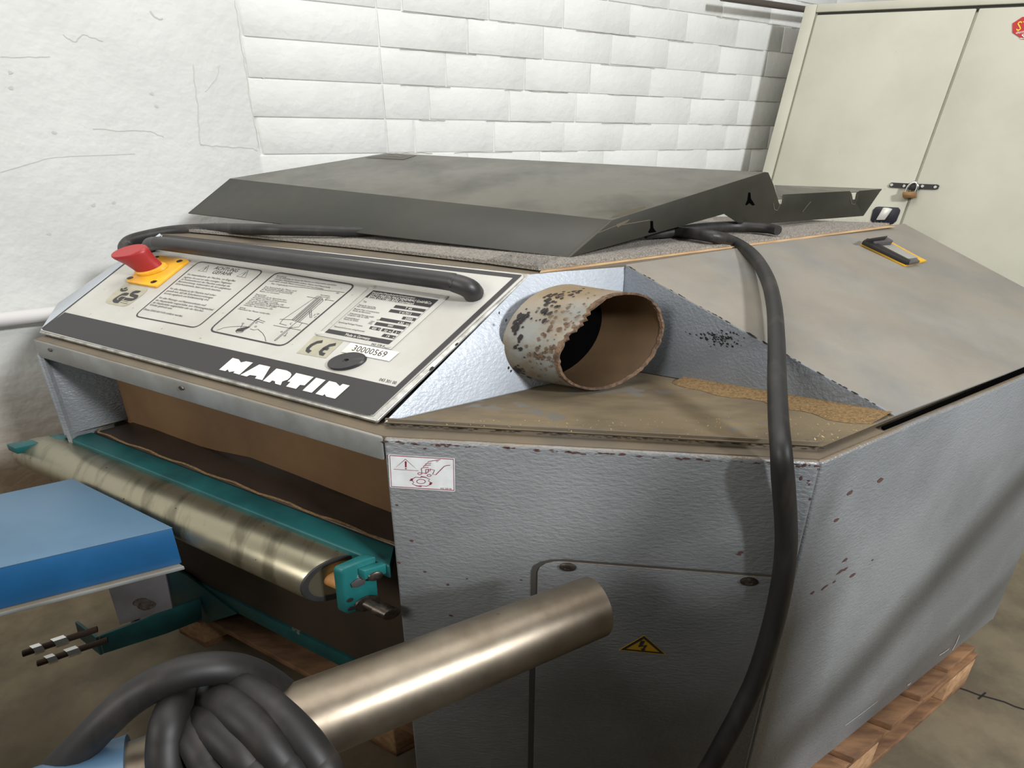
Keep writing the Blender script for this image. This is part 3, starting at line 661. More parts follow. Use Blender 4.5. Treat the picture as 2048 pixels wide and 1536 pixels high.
for p in ([(1130, 330), (1850, 415)], [(885, 268), (935, 276)], [(1175, 765), (1500, 480)], [(1190, 775), (1520, 482)], [(1215, 785), (1545, 490)], [(1245, 790), (1568, 500)], [(1270, 795), (1575, 520)], [(1500, 480), (1530, 472), (1565, 490), (1575, 520)], [(1020, 815), (1060, 760), (1500, 462), (1665, 485), (1600, 520), (1610, 500), (1640, 483)],
          [(1370, 468), (1500, 490)], [(1600, 505), (1715, 524)], [(1020, 758), (1190, 765)], [(940, 835), (1290, 898)], [(1015, 812), (1110, 835)], [(1250, 790), (1380, 822)], [(1130, 870), (1265, 855), (1310, 800)], [(950, 1028), (1165, 850), (1240, 790)], [(965, 1032), (1180, 855)], [(950, 1028), (965, 1032)], [(1400, 655), (1408, 738), (1428, 738), (1425, 640)], [(1180, 800), (1150, 815), (1165, 825)],
          [(210, 900), (300, 868), (400, 852), (540, 848), (600, 852)], [(640, 880), (690, 895), (740, 885), (800, 935), (830, 985), (842, 1040)], [(600, 752), (690, 772)], [(735, 755), (832, 790), (810, 805), (720, 780)], [(620, 850), (690, 785)], [(635, 855), (700, 790)], [(520, 865), (545, 820)], [(455, 905), (470, 930), (540, 925), (570, 895), (640, 855)], [(1450, 715), (1480, 690)], [(1460, 740), (1495, 715)], [(1095, 960), (1120, 925)]):
    stroke(fine, [c3(*q) for q in p], .0011)
for i in range(26):
    t = i/25; stroke(fine, [c3(1178+325*t, 768-290*t), c3(1262+300*t, 792-285*t)], .0007)
for a, b in ((550, 812), (720, 802), (712, 850), (1045, 918), (1085, 968), (1510, 690)):
    stroke(fine, [c3(a+14*math.cos(k), b+8*math.sin(k)) for k in (0, 1.05, 2.1, 3.14, 4.2, 5.2)], .0009, True)
fine.flat([K(*c3(*q)) for q in ((455, 905), (478, 880), (620, 850), (645, 855), (565, 890), (545, 915), (470, 914))])
fine.flat([K(*c3(*q)) for q in ((688, 785), (705, 768), (775, 727), (742, 762), (697, 788))])
tline(fine, 'Messer', c3, (600, 752), (668, 764), .0085); tline(fine, 'Spannleiste', c3, (1545, 445), (1665, 462), .0085); tline(fine, '(6)', c3, (1745, 418), (1780, 424), .009)
tline(fine, '043 301 00', c4, (1018, 1452), (1262, 1506), .0165)
fine.build('fine_print', INK, cpn)
lo = MB()
def c5(u, v): return 430+.1367*u, 700+.1367*v
for p in ([(258, 115), (350, 138), (378, 182), (455, 165), (555, 185), (358, 360), (268, 335), (290, 310), (205, 322), (188, 285), (150, 308), (60, 287)],
          [(650, 210), (810, 245), (692, 440), (585, 415), (610, 380), (510, 365), (465, 388), (370, 365)],
          [(900, 270), (1050, 300), (1105, 330), (1120, 360), (1100, 400), (1060, 435), (985, 460), (960, 515), (880, 492), (878, 458), (838, 445), (800, 475), (702, 450)],
          [(1190, 335), (1442, 395), (1310, 518), (1245, 510), (1185, 568), (1040, 532), (1105, 465), (1060, 462)],
          [(1480, 405), (1618, 440), (1415, 625), (1280, 592)],
          [(1670, 452), (1770, 475), (1825, 528), (1870, 495), (1972, 520), (1758, 713), (1625, 680), (1605, 645), (1575, 668), (1470, 640)]):
    lo.flat([K(*c5(*q), OF+.0008) for q in p])
lo.build('logo_letters', WHITEP, cpn)
# CE sticker, GS sticker
m = MB(); m.flat([K(*q) for q in ((593, 706), (651, 716.5), (686.5, 682.5), (628.5, 671.5))]); ce = m.build('ce_sticker', STICK, pm)
m = MB(); stroke(m, [c3(*q) for q in ((1568, 1042), (1500, 1052), (1430, 1085), (1385, 1125), (1375, 1155), (1408, 1176))], .0085, o=OF+.0006)
stroke(m, [c3(*q) for q in ((1738, 1077), (1660, 1092), (1590, 1128), (1545, 1170), (1548, 1198), (1592, 1208))], .0085, o=OF+.0006); stroke(m, [c3(1585, 1130), c3(1642, 1140)], .0075, o=OF+.0006); m.build('letters', INK, ce)
def c6(u, v): return 205+.05127*u, 560+.05127*v
m = MB(); m.flat([K(*c6(*q)) for q in ((870, 150), (900, 135), (1620, 240), (1740, 320), (1740, 400), (1600, 560), (1400, 700), (1200, 850), (1000, 980), (830, 1030), (700, 1020), (180, 910), (120, 850), (140, 780), (400, 520))]); gs = m.build('gs_sticker', STICK, pm)
m = MB()
for p in ([(1050, 520), (980, 495), (880, 490), (760, 530), (620, 610), (480, 700), (400, 770), (390, 830), (440, 880), (590, 900), (650, 850), (900, 665), (840, 650), (740, 640), (650, 690), (600, 740), (640, 755), (600, 775), (555, 760), (570, 710), (650, 640), (750, 600), (860, 605), (930, 610)],
          [(1505, 430), (1420, 410), (1300, 410), (1180, 450), (1080, 530), (1050, 600), (1090, 640), (1220, 680), (1220, 710), (1150, 710), (900, 680), (810, 770), (1000, 810), (1120, 815), (1250, 770), (1350, 700), (1400, 620), (1380, 580), (1300, 560), (1210, 540), (1230, 520), (1400, 500)],
          [(690, 380), (720, 320), (800, 320), (790, 370), (850, 390), (920, 370), (990, 350), (990, 385), (900, 430), (780, 450), (690, 430)], [(810, 350), (850, 310), (940, 280), (970, 300), (930, 340), (850, 365)]):
    m.flat([K(*c6(*q), OF+.0006) for q in p])
for a, b in (((750, 800), (990, 850)), ((690, 870), (960, 920))): stroke(m, [c6(*a), c6(*b)], .0012, o=OF+.0006)
m.build('letters', INK, gs)
# inventory sticker
m = MB(); m.flat([K(*c4(*q), OF+.0012) for q in ((595, 915), (1310, 1055), (1160, 1188), (455, 1050))]); iv = m.build('inventory_sticker', PAPER, pm)
m = MB(); text(m, '30000569', K(*c4(605, 1028), OF+.0016), K(*c4(1090, 1130), OF+.0016), UPD*.0155); m.build('digits', INK, iv)
# rating plate
m = MB(); m.prism([K(*c4(*q), .0024) for q in ((905, 75), (2040, 240), (1185, 1020), (90, 810))], Pn*.0012); npl = m.build('rating_plate', PANELW, pm, bevel=.0004, label='riveted rating plate')
OP = .0042
ink = MB(); wh = MB()
for p in ([(925, 150), (1880, 290), (1750, 400), (805, 250)], [(1255, 365), (1700, 430), (1665, 468), (1220, 403)], [(1185, 425), (1630, 492), (1592, 532), (1148, 465)], [(1365, 533), (1558, 560), (1530, 600), (1340, 572)], [(1045, 548), (1485, 622), (1450, 662), (1010, 588)],
          [(975, 612), (1412, 685), (1375, 725), (938, 655)], [(890, 675), (1045, 700), (1010, 742), (862, 712)], [(1070, 705), (1225, 730), (1185, 775), (1035, 745)], [(1240, 735), (1340, 752), (1300, 792), (1207, 772)], [(1085, 785), (1265, 820), (1225, 860), (1040, 825)], [(275, 715), (1215, 885), (1150, 940), (220, 765)]):
    ink.flat([K(*c4(*q), OP) for q in p])
stroke(ink, [c4(*q) for q in ((925, 150), (1880, 290), (1150, 940), (220, 765))], .0008, True, o=OP)
stroke(ink, [c4(*q) for q in ((905, 75), (2040, 240), (1185, 1020), (90, 810))], .0007, True, o=OP)
for s, a, b, c_, d_, h in (('Typ', 780, 308, 830, 318, .0095), ('Fabrik-Nr./Serial-No.', 715, 362, 970, 402, .0095), ("No d'identification", 690, 384, 958, 420, .0095), ('Baujahr/Year of construction', 650, 418, 1015, 478, .0095), ('Année de fabrication', 625, 442, 885, 485, .0095), ('Arbeitsbreite/Working width', 580, 484, 935, 542, .0095), ('Longueur utile de rabot', 555, 505, 860, 554, .0095),
                        ('Drehzahl/Speed', 515, 545, 715, 577, .0095), ("Vitesse de l'arbre", 490, 566, 705, 600, .0095), ('Upm', 890, 600, 945, 608, .0085), ('rpm', 870, 615, 915, 624, .0085), ('t/min', 850, 630, 905, 642, .0085), ('Spannung/Voltage/Tension', 420, 612, 770, 672, .0095), ('Nennstrom/Current rating/Intensité', 355, 675, 800, 752, .0095), ('042 378 01', 900, 935, 1100, 972, .0135)):
    tline(ink, s, c4, (a, b), (c_, d_), h, OP)
for s, a, b, c_, d_, h in (('Hersteller/Manufacturer/Constructeur', 918, 178, 1545, 264, .011), ('OTTO MARTIN MASCHINENBAU GmbH&Co', 890, 212, 1780, 338, .0175), ('87724 OTTOBEUREN (Germany)', 855, 246, 1520, 346, .0175), ('Made in Germany', 522, 796, 882, 860, .0165), ('T 44', 1395, 408, 1490, 424, .0155), ('V 417013', 1305, 470, 1480, 497, .0155), ('2000', 1395, 560, 1500, 576, .0155),
                        ('630', 1290, 622, 1370, 635, .0155), ('mm', 1405, 640, 1450, 647, .010), ('5000', 1140, 663, 1215, 675, .012), ('400', 905, 702, 970, 714, .0145), ('V', 1000, 718, 1020, 722, .0095), ('50', 1085, 738, 1130, 746, .0145), ('Hz', 1155, 752, 1190, 758, .0095), ('3', 1250, 764, 1270, 768, .0125), ('~', 1285, 770, 1305, 774, .008), ('19', 1120, 820, 1160, 828, .0145), ('A', 1210, 838, 1235, 842, .0095)):
    tline(wh, s, c4, (a, b), (c_, d_), h, OP+.0004)
ink.build('black_print', INK, npl); wh.build('white_print', WHITEP, npl, kind='stuff')
e1, e2, ax = oval(Pn)
for u, v in ((910, 102), (1960, 258), (148, 778), (1160, 972)):
    m = MB(); m.disc(K(*c4(u, v), .0035), e1, e2, ax, [(.0058, 0), (.005, .0018), (.0012, .0022)], 14); m.build('rivet', PANELW, npl, smooth=True)
# rubber cap
pc = K(*c4(556, 1204), .002)
m = MB(); m.disc(pc, e1, e2, ax, [(.0228, 0), (.0230, .004), (.0220, .006), (.004, .006), (.0035, .002)], 36); m.build('rubber_cap', RUB, pm, smooth=True, label='round black rubber plug')
# emergency stop
def c7(u, v): return 200+.15625*u, 470+.15625*v
yp = [(335, 575), (350, 560), (735, 262), (755, 256), (1120, 305), (1130, 320), (720, 648), (700, 655), (345, 595)]
m = MB(); m.prism([K(*c7(*q), .009) for q in yp], -Pn*.007); es = m.build('emergency_stop', YEL, pm, bevel=.0015, label='yellow emergency stop plate with red mushroom button')
bc = K(*c7(668, 445), .010)
m = MB(); m.disc(bc, e1, e2, ax, [(.027, 0), (.027, .006), (.022, .010)], 30); m.build('collar', YEL, es, smooth=True)
m = MB(); m.disc(bc+ax*.008, e1, e2, ax, [(.0225, 0), (.023, .010), (.024, .024), (.027, .038), (.0295, .047), (.0295, .053), (.0275, .056), (.020, .0555)], 36); m.build('push_button', RED, es, smooth=True)
for u, v in ((385, 550), (690, 600), (1020, 335), (720, 285)):
    m = MB(); m.disc(K(*c7(u, v), .0094), e1, e2, ax, [(.0055, 0), (.005, .0015), (.002, .0015), (.0018, .0005)], 14); m.build('screw', BOLTM, es, smooth=True)
# handle bar
hb = [kp(302, 500, .004), kp(299, 490, .022), kp(312, 487, .036), kp(345, 490, .04), kp(610, 525, .04), kp(870, 559, .04), kp(912, 567, .037), kp(938, 577, .026), kp(948, 588, .006)]
m = MB(); m.tube(hb, [.016, .018, .0185, .0185, .0185, .0185, .0195, .021, .022], 18, smooth=6); m.build('handle_bar', RUB, pm, smooth=True, label='black rubber handle bar across the control panel')

# ------------------------------------------------------------------ suction pipe
nA = (T2-C0).cross(Z).normalized()
if nA.dot(CAM-C0) < 0: nA = -nA
hA = V((T2.x-C0.x, T2.y-C0.y, 0)).normalized(); q1 = hA*1.45; q2 = Z.copy(); qa = V((.113, -.051, -.005))
RC = pl(1113, 664, C0, nA); pr = .10; plen_ = 1.0
SEG = 96; NL = 14
rndt = [random.uniform(-1, 1) for _ in range(SEG)]
def dent(th): return .20*math.exp(-((th-2.42)/.42)**2)
def rimlen(k):
    th = 2*math.pi*k/SEG; d = min(1, dent(th)/.2+.12)
    return plen_*(1-.02*d)+(.006+.05*d)*rndt[k]
def prad(th, t): return pr*(1-dent(th)*t**1.6)*(1+.006*math.sin(3*th+t*4)+.004*math.sin(7*th-t*5))
hM = Matrix.Rotation(-.128, 3, 'Z') @ hA
def pdir(th, t): return (hA.lerp(hM, t)*1.45)*math.cos(th)+q2*math.sin(th)
o_r = []; i_r = []
for j in range(NL+1):
    t = j/NL; ro_ = []; ri_ = []
    for k in range(SEG):
        th = 2*math.pi*k/SEG; d_ = pdir(th, t); Lk = rimlen(k)*t-.03*(1-t)
        ro_.append(RC+qa*Lk+d_*prad(th, t)); ri_.append(RC+qa*Lk+d_*(prad(th, t)-.003))
    o_r.append(ro_); i_r.append(ri_)
m = MB(); m.loft(o_r, False, False); pipe = m.build('suction_pipe', PIPEM, pm, smooth=True, label='round extraction spigot with torn rusty rim')
m = MB(); m.loft(i_r, False, False); m.build('pipe_inside', DUCTIN, pipe, smooth=True)
m = MB(); ra = []; rb = []; rc_ = []; rdd = []
for k in range(SEG):
    th = 2*math.pi*k/SEG; d_ = pdir(th, 1); n_ = d_.normalized(); dd_ = min(1, dent(th)/.2+.08)
    a = o_r[-1][k]; b = i_r[-1][k]
    ra.append(a-qa*(.03+.16*dd_*(1+.5*rndt[k-3]))+n_*.0012); rb.append(a+qa*.012+n_*.001); rc_.append(b+qa*.012-n_*.0005); rdd.append(b-qa*.03-n_*.001)
m.loft([ra, rb, rc_, rdd], False, False); m.build('torn_rim', RUST, pipe)
m = MB(); m.loft([[RC+qa*.035+pdir(2*math.pi*k/40, 0)*(pr-.0035) for k in range(40)]], True, False); m.build('duct_mouth', BLACKH, pipe)
m = MB()
for i in range(130):
    th = random.gauss(2.9, .75); t = random.gauss(.72, .16)
    if not .15 < t < .98: continue
    c0 = RC+qa*t+pdir(th, t)*(prad(th, t)*1.012); tt = (pdir(th+.05, t)-pdir(th-.05, t)).normalized(); n_ = pdir(th, t).normalized(); sz = random.uniform(.0012, .005)
    m.flat([c0+(tt*math.cos(a)*random.uniform(.6, 1.5)+qa.normalized()*math.sin(a)*random.uniform(.5, 1))*sz for a in (0, .9, 1.8, 2.7, 3.6, 4.5, 5.4)])
m.build('rust_flakes', RUST, pipe, kind='stuff')
m = MB()
for th0, t0, n_c, sp_ in ((2.05, .34, 22, .13), (2.62, .16, 26, .12), (2.35, .42, 12, .08), (3.75, .12, 16, .1), (3.1, .3, 10, .1), (1.75, .5, 8, .08)):
    for i in range(n_c):
        th = random.gauss(th0, sp_); t = random.gauss(t0, sp_*.6)
        if not .03 < t < .9: continue
        c0 = RC+qa*t+pdir(th, t)*(prad(th, t)*1.008); tt = (pdir(th+.05, t)-pdir(th-.05, t)).normalized(); sz = random.uniform(.002, .0065)
        m.flat([c0+(tt*math.cos(a)*random.uniform(.6, 1.6)+qa.normalized()*math.sin(a)*random.uniform(.5, 1))*sz for a in (0, .9, 1.8, 2.7, 3.6, 4.5, 5.4)])
m.build('black_flakes', CHIP, pipe, kind='stuff')

# ------------------------------------------------------------------ wear: chips on edges, crumbs on the notch floor
def chip(mb, c, t, n, s, asp=2.2):
    b = V(n).cross(V(t)).normalized(); k = random.randint(5, 8)
    mb.flat([V(c)+V(n)*.0006+(V(t)*math.cos(2*math.pi*i/k)*s*asp*random.uniform(.6, 1.3)+b*math.sin(2*math.pi*i/k)*s*random.uniform(.5, 1.2)) for i in range(k)])
m = MB()
for i in range(70):
    t = random.random()**1.2; p = P0+PD*(P1-P0).length*t-Z*random.uniform(.0045, .009); chip(m, p+NP*.0002, PD, NP, random.uniform(.0008, .0024), 2.6)
for i in range(26):
    p = P1-PD*random.uniform(.002, .03)-Z*(abs(random.gauss(0, .25))+.005); chip(m, p, Z, NP, random.uniform(.001, .0026), 1.5)
for u, v in ((823, 1081), (849, 1143), (896, 1169), (934, 1157), (1043, 1160), (1478, 1109), (1481, 1105), (1355, 1327), (850, 897), (794, 1010), (797, 1125), (1455, 1204), (902, 1231)):
    chip(m, fp(u, v), PD, NP, random.uniform(.0018, .004), 1.3)
def sp(u, v): return pl(u, v, P1, NS)
for u, v in ((1675, 1147), (1681, 1143), (1690, 1138), (1668, 1163), (1652, 1172), (1645, 1178), (1705, 1150), (1625, 1185), (1672, 1040), (1690, 1120), (1760, 960), (1700, 985), (1745, 1120)):
    chip(m, sp(u, v), Yd, NS, random.uniform(.002, .005), 2)
m.build('paint_chips', CHIPB, pm, kind='stuff')
m = MB()
dC = (C1-C0)
for i in range(90):
    t = random.random(); p = C0+dC*t; chip(m, p-Z*.0025+V((0, -.0006, 0)), dC.normalized(), NP, random.uniform(.0008, .0016), 3.5)
for i in range(30):
    t = random.random(); p = kp(754+(1060-754)*t, 842+(547-842)*t)
    if random.random() < .7: continue
    chip(m, p+(nA*.004+Pn*.003), (T1-B1).normalized(), (nA+Pn).normalized(), random.uniform(.0015, .0035), 2.2)
for i in range(26):
    t = random.random()**1.2; p = kp(753-(753-77)*t, 842-(842-664)*t); chip(m, p-Z*.004-N_*.003, X, (-N_+Pn).normalized(), random.uniform(.0006, .0013), 2.5)
for i in range(44):
    t = random.uniform(.02, .98); p = T2+(C2-T2)*t+Z*.0025; chip(m, p+V((-.001, -.001, 0))*2, (C2-T2).normalized(), (LN+V((-.6, -.6, 0))).normalized(), random.uniform(.001, .002)*(2 if .45 < t < .6 else 1), 3)
nBw = (C2-IA).cross(T2-IA).normalized()
if nBw.dot(CAM-IA) < 0: nBw = -nBw
for i in range(110):
    u = random.gauss(1440, 20); v = 676+(u-1440)*.12+random.gauss(0, 7); chip(m, pl(u, v, IA, nBw)+nBw*.0004, (C2-T2).normalized(), nBw, random.uniform(.0008, .0026), 1.3)
for u, v in ((1017, 735), (1022, 742), (998, 625), (1012, 640)): chip(m, pl(u, v, C0, nA), Z, nA, .003, 1.2)
m.build('paint_chips', CHIP, pm, kind='stuff', label='black chips where the paint is gone')
m = MB()
for i in range(330):
    a, b = random.random(), random.random()
    if a+b > 1: a, b = 1-a, 1-b
    p = C1+(C0-C1)*a+(C2-C1)*b
    if random.random() < .5: p = IA+(C2-IA)*random.uniform(.3, .98)+(C1-C2)*abs(random.gauss(0, .14))
    th = random.uniform(0, 6.3); d_ = V((math.cos(th), math.sin(th), .2)); s_ = random.uniform(.0006, .0019)*(1.8 if i % 25 == 0 else 1)
    q = V((-d_.y, d_.x, 0))*s_*.5; p = p+Z*(.0024+.03*0)
    m.add([p-d_*s_, p+q, p+d_*s_+Z*.001, p-q], [(0, 1, 2, 3)])
m.build('wood_chips', mat('pale_wood_chip', (176, 146, 98), .8), pm, kind='stuff')
m = MB()
for a, b, wd in (((1878, 1310), (1897, 1297), .004), ((1904, 1300), (1918, 1270), .005), ((1814, 1370), (1821, 1365), .004), ((1690, 1450), (1754, 1402), .0014)):
    m.line([sp(*a)+NS*.0012, sp((a[0]+b[0])/2+1, (a[1]+b[1])/2)+NS*.0012, sp(*b)+NS*.0012], wd, NS)
m.build('scratches', WHITEP, pm, kind='stuff')

# ------------------------------------------------------------------ felt mat on the hood and the dark sheet cover on it
zc_ = -.247
ct = [hz(345, 461, zc_-.01), hz(470, 472, zc_-.01), hz(700, 495, zc_-.01), hz(975, 527, zc_-.01), hz(1078, 541, zc_-.01), hz(1300, 513, zc_-.01), hz(1560, 479, zc_-.01), hz(1778, 451, zc_-.01)]
ct += [V((.72, 2.1, ct[0].z)), V((-.45, 2.0, ct[0].z)), V((-.85, 1.85, ct[0].z))]
mt_ = thing('felt_mat', (0.2, 1.5, T0.z), 'grey felt mat backed with thin plywood lying on the machine hood', 'mat')
m = MB(); m.prism(ct, Z*.0075); m.build('felt', CARPET, mt_)
m = MB(); m.prism([hz(1080, 543.5, zc_-.0105), hz(1560, 481.5, zc_-.0105), hz(1790, 452, zc_-.0105), V((.75, 2.1, ct[0].z-.0005)), V((.2, 1.8, ct[0].z-.0005))], -Z*.003); m.build('plywood_backing', PLY, mt_)
m = MB()
for i in range(16000):
    e = random.choice((0, 1, 2, 3, 3, 4, 5, 5, 6)); t = random.random(); p = ct[e]+(ct[e+1]-ct[e])*t
    inw = N_ if e < 4 else NY; p = p+inw*random.random()**1.5*.15
    th = random.uniform(0, 6.283); d_ = V((math.cos(th), math.sin(th), random.uniform(.15, .9))); s_ = random.uniform(.003, .008)
    q = V((-d_.y, d_.x, 0)).normalized()*.00035; p = p+Z*.0072
    m.add([p-q, p+q, p+d_*s_], [(0, 1, 2)])
m.build('felt_fibres', mat('felt_fibre', (150, 146, 140), .95, 0, (92, 88, 84), 90.), mt_, kind='stuff')

FB = hz(1140, 515, -.2495); GB = hz(1727, 432, -.2475)
fd_ = V((GB.x-FB.x, GB.y-FB.y, 0)).normalized(); nR = V((fd_.y, -fd_.x, 0))
TB_ = pl(1225, 440, FB, nR); TC = pl(1530, 344, FB, nR)
ex = (-ray(-715, 230).normalized()-Z*.05).normalized(); ey = (TC-TB_).normalized(); nt = ex.cross(ey).normalized()
if nt.z < 0: nt = -nt
cq = lambda u, v, off=0.: pl(u, v, TB_+nt*off, nt)
TA, TD = cq(460, 357), cq(775, 306)
nF = (TB_-TA).cross(FB-TB_).normalized()
if nF.dot(CAM-TA) < 0: nF = -nF
cf = lambda u, v: pl(u, v, TA, nF)
crr = lambda u, v, off=0.: pl(u, v, FB+nR*off, nR)
cv = thing('sheet_cover', (TB_.x-.2, TB_.y+.4, FB.z), 'dark olive folded sheet metal cover lying on the felt mat', 'cover')
m = MB(); m.prism([TA, TB_, TC, TD], -nt*.003); top_ = m.build('top_sheet', COVER, cv, bevel=.001)
m = MB(); m.prism([TA, TB_, FB, cf(376, 426)], -nF*.003); m.build('front_flange', COVERF, cv, bevel=.001)
fo = [(1225, 440), (1530, 344), (1537, 345), (1548, 371), (1556, 398), (1559, 408), (1564, 408), (1567, 389), (1700, 382), (1704, 388), (1706, 399), (1711, 399), (1714, 386), (1720, 381.5), (1764, 378), (1727, 432), (1537, 447), (1477, 446), (1449, 428)]
m = MB(); m.prism([crr(*q) for q in fo]+[FB], -nR*.003); rf = m.build('side_flange', COVERF, cv, bevel=.001)
def deeper(u, v, q, k): return dp(u, v, (q-CAM).dot(V((0, math.cos(PITCH), -math.sin(PITCH))))+k)
g0, g1, g2 = crr(1556, 398), crr(1700, 384.5), crr(1763, 380)
trp = [g0, g1, g2, deeper(1764, 377.5, g2, .10), deeper(1549, 370, g0, .10)]
m = MB(); m.prism(trp, -nt*.002); m.build('rear_tray', COVER, cv)
m = MB(); m.prism([TA, cf(376, 426), cf(376, 426)+ey*.42, TD], ex*.003); m.build('left_flange', COVERF, cv)
m = MB()
for p in ([(1497, 385), (1501, 385), (1502, 397), (1510, 410), (1505, 411), (1499, 406), (1493, 411), (1491, 409), (1495, 400)], [(1301, 442), (1306, 442), (1307, 456), (1313, 464), (1300, 466), (1296, 465), (1301, 456)]):
    m = MB(); m.flat([crr(u, v, .0008) for u, v in p]); m.build('keyhole_slot', BLACKH, rf)
m = MB(); PALEWEAR = mat('worn_bare_metal', (98, 90, 74), .6, .1)
for p in ([(1228, 433), (1245, 424), (1290, 412), (1292, 416), (1240, 432)], [(1232, 449), (1260, 438), (1255, 444), (1235, 455)]): m.flat([crr(u, v, .0008) for u, v in p])
m.line([crr(u, v, .0009) for u, v in ((1196, 466), (1230, 452), (1300, 440))], .002, nR)
m.line([crr(u, v, .0009) for u, v in ((1605, 424), (1614, 412), (1622, 403))], .003, nR)
for u, v in ((1553, 412), (1707, 400)):
    m.line([crr(u-6, v-6, .0009), crr(u-4, v+7, .0009), crr(u+2, v+9, .0009), crr(u+7, v-3, .0009), crr(u+8, v-12, .0009)], .0025, nR)
m.line([crr(1133+4, 514, .0012), crr(1175, 479, .0012), crr(1222, 441, .0012)], .0022, nR)
m.build('bare_patches', PALEWEAR, rf, kind='stuff')
m = MB(); m.flat([cq(u, v, .0008) for u, v in ((730, 315), (782, 308), (833, 311), (806, 319))]); wl2 = m.build('worn_label', mat('worn_label_grey', (74, 72, 64), .5), top_)
m = MB(); m.line([cq(u, v, .0014) for u, v in ((772, 312), (790, 311), (803, 313))], .006, nt); m.build('label_traces', mat('label_trace', (118, 114, 104), .5), top_)

# ------------------------------------------------------------------ cables
def panelpt(u, v, off): return pl(u, v, P0+NP*off, NP)
cab_pts = [hz(1300, 462, -.235), hz(1372, 466, -.232), hz(1425, 473, -.229), dp(1470, 486, 1.52), dp(1507, 513, 1.42), dp(1534, 556, 1.30), dp(1548, 610, 1.19), dp(1553, 680, 1.08), dp(1554, 760, .985), dp(1557, 840, .905), dp(1562, 900, .862)]
cab_pts += [panelpt(u, v, o) for u, v, o in ((1566, 960, .03), (1571, 1030, .024), (1572, 1090, .022), (1565, 1160, .022), (1546, 1250, .026), (1515, 1350, .04), (1478, 1430, .06), (1440, 1500, .08), (1395, 1590, .1))]
e = cab_pts[-1]; cab_pts += [V((e.x-.04, e.y-.05, .25)), V((e.x-.06, e.y-.12, .08)), V((e.x-.08, e.y-.25, .02)), V((e.x-.25, e.y-.42, .02)), V((e.x-.5, e.y-.5, .02))]
m = MB(); m.tube(cab_pts, [.0155]*8+[.0158]*3+[.0172]*(len(cab_pts)-11), 16, smooth=5)
tag(m.build('power_cable', CABLED, smooth=True), 'thick black cable hanging down in front of the grey machine corner', 'cable')
m = MB(); m.tube([hz(1292, 471, -.235), hz(1330, 466, -.233), hz(1400, 457, -.229), hz(1470, 453, -.231), hz(1530, 456, -.231), hz(1556, 461, -.232)], [.008, .013, .0155, .0155, .015, .013], 14, smooth=5)
tag(m.build('cable_end', CABLED, smooth=True), 'short black cable stub lying on the felt mat beside the dark cover', 'cable')
lc = [dp(274, 528, 1.66), dp(256, 512, 1.69), dp(250, 496, 1.72), dp(262, 482, 1.735), dp(300, 471, 1.74), dp(350, 462, 1.74), dp(420, 458, 1.74), hz(520, 459, -.229), hz(600, 461, -.230), hz(680, 463, -.232), hz(760, 463, -.234)]
m = MB(); m.tube(lc, [.018, .0185, .019, .0185, .018, .017, .0165, .0155, .0148, .013, .012], 14, smooth=5)
tag(m.build('looped_cable', CABLED, smooth=True), 'black cable looping over the left end of the hood beside the red button', 'cable')

# ------------------------------------------------------------------ blue machine table at the left
zU = -.765
bR = hz(345, 1055, zU); bB = hz(145, 957, zU); bF = hz(0, 1135, zU)
fd = (bF-bR).normalized(); bd = (hz(0, 988, zU)-bB).normalized()
nfb = fd.cross(Z).normalized()
if nfb.dot(CAM-bR) < 0: nfb = -nfb
hB = bR.z-pl(357, 1129, bR, nfb).z
bt = thing('blue_machine_table', (bR.x-1.0, bR.y-.4, 0), 'blue steel machine table with grey lower edge in front of the roller', 'table')
ext = 1.15
poly = [bR, bB, bB+bd*ext, bR+fd*ext]
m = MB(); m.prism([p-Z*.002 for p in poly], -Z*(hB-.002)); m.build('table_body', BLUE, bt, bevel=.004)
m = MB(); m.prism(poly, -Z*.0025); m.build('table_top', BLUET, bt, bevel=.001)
g = nfb*.006
m = MB(); m.prism([bR-Z*hB+g+X*.006, bB-Z*hB+X*.006, bB+bd*ext-Z*hB, bR+fd*ext-Z*hB+g], -Z*.010); m.build('lower_edge', LIPM, bt, bevel=.002)
gq = lambda u, v: pl(u, v, bR-nfb*.05, nfb)
g0, g1, g2, g3 = gq(216, 1172), gq(331, 1140), gq(345, 1217), gq(240, 1250)
top_z = bR.z-hB-.01
for p in (g0, g1): p.z = top_z
m = MB(); m.prism([g0, g1, g2, g3], -nfb*.012); gp_ = m.build('mounting_plate', GREYP, bt, bevel=.001, label='grey plate with one bolt')
e1, e2, ax = oval(nfb)
m = MB(); m.disc(gq(291, 1207)+nfb*.001, e1, e2, ax, [(.011, 0), (.011, .01)], 6); m.disc(gq(281, 1203)+nfb*.001, e1, e2, ax, [(.010, 0), (.010, .003)], 16); m.build('bolt', BOLTM, gp_)
q = bR+fd*.95-nfb*.25
m = MB(); m.box(V((q.x-.12, q.y-.1, 0)), V((.24, 0, 0)), V((0, .2, 0)), V((0, 0, top_z))); m.build('pedestal', BLUE, bt, bevel=.006)

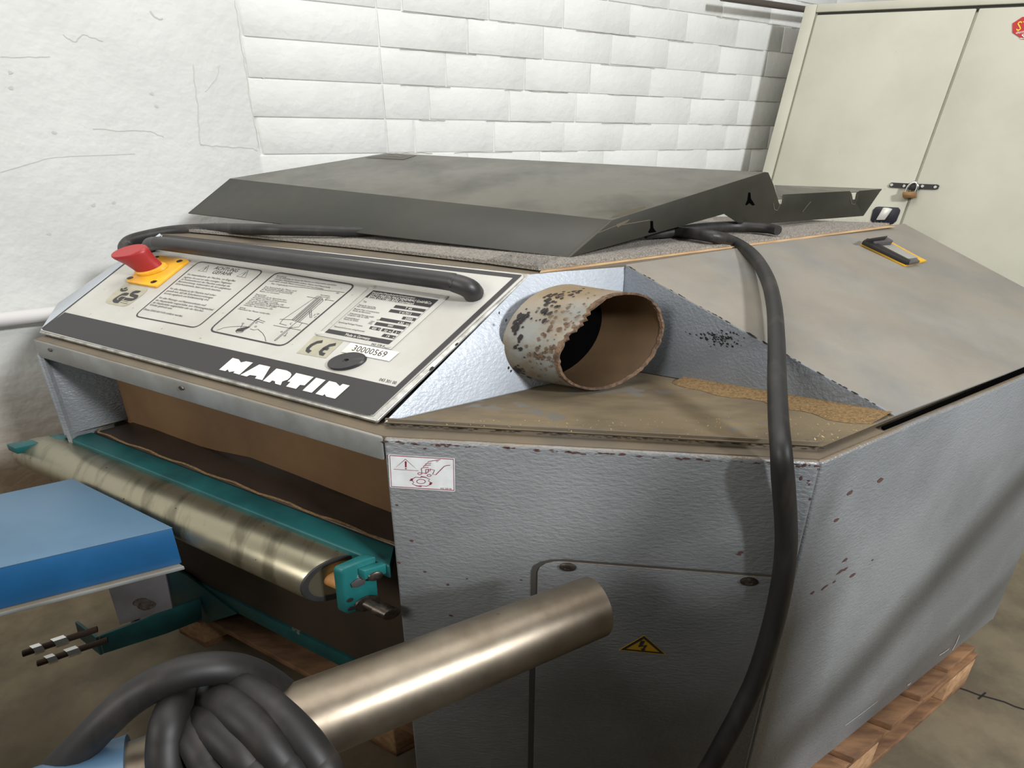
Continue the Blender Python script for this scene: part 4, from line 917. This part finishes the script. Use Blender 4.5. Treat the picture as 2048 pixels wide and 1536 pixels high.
# ------------------------------------------------------------------ steel tube arm with blue sleeve
tr_ = dp(1190, 1212, .89); tl_ = dp(660, 1423, .687); td = (tr_-tl_).normalized(); rT = .0455
sl = tl_-td*.20
arm_t = thing('tube_arm', (sl.x-.55, sl.y-.32, 0), 'bright steel tube with blue sleeve reaching in from the lower left', 'tube')
a1 = td.orthogonal().normalized(); a2 = td.cross(a1)
m = MB(); m.loft([ring(sl-td*.1, a1, a2, rT, 48), ring(tr_-td*.002, a1, a2, rT, 48), ring(tr_, a1, a2, rT-.002, 48), ring(tr_, a1, a2, rT-.007, 48), ring(tr_-td*.15, a1, a2, rT-.007, 48)]); m.build('steel_tube', STEEL, arm_t, smooth=True)
se = sl-td*.52
m = MB(); m.loft([ring(sl, a1, a2, rT*.9, 40), ring(sl, a1, a2, rT*1.16, 40), ring(se, a1, a2, rT*1.16, 40), ring(se, a1, a2, rT*.9, 40)]); m.build('blue_sleeve', BLUEP, arm_t, smooth=True)
cq_ = V((se.x+td.x*.06, se.y+td.y*.06, 0))
m = MB(); m.loft([ring(cq_, V((1, 0, 0)), V((0, 1, 0)), .05, 28), ring(cq_+Z*(se.z-.03), V((1, 0, 0)), V((0, 1, 0)), .05, 28)]); m.build('column', BLUEP, arm_t, smooth=True)
m = MB(); m.loft([ring(cq_, V((1, 0, 0)), V((0, 1, 0)), .2, 32), ring(cq_+Z*.02, V((1, 0, 0)), V((0, 1, 0)), .2, 32)]); m.build('foot_plate', BLUEP, arm_t, bevel=.002)

# ------------------------------------------------------------------ coil of cable hung over the arm
cc = thing('cable_coil', dp(430, 1500, .62), 'thick black cable coiled and hung over the steel tube', 'cable')
tubez = lambda u: tl_+td*0
def strand(pts, r, back=True):
    p = [dp(*q) for q in pts]
    if back:
        a = pts[0]; b = pts[-1]
        p += [dp(b[0]+4, b[1]+130, b[2]+.03), dp((a[0]+b[0])/2+40, b[1]+230, b[2]+.12), dp(a[0]+40, b[1]+120, .80), dp(a[0]+45, a[1]+140, .80), dp(a[0]+30, a[1]+35, .735), p[0]]
    m = MB(); m.tube(p, r, 14, smooth=6); m.build('cable_loop', COILM, cc, smooth=True)
strand([(429, 1386, .665), (463, 1376, .615), (513, 1397, .585), (560, 1434, .570), (604, 1478, .563), (638, 1522, .56), (655, 1565, .56)], .0172)
strand([(385, 1412, .64), (435, 1403, .59), (482, 1433, .562), (529, 1477, .552), (566, 1522, .55), (592, 1570, .55)], .0172)
strand([(372, 1434, .62), (419, 1450, .57), (466, 1490, .55), (499, 1530, .545), (520, 1570, .545)], .0172)
strand([(368, 1440, .59), (396, 1484, .56), (419, 1528, .55), (435, 1580, .545)], .0172)
strand([(385, 1388, .66), (360, 1396, .60), (339, 1440, .565), (332, 1490, .555), (334, 1536, .55), (340, 1585, .55)], .0175)
strand([(70, 1600, .58), (112, 1545, .575), (163, 1494, .57), (210, 1445, .57), (263, 1398, .575), (326, 1361, .58), (388, 1341, .59), (451, 1337, .605), (504, 1349, .63), (548, 1372, .665), (590, 1405, .71), (625, 1450, .745), (640, 1530, .75)], [.0168]*7+[.0165]*6, back=False)
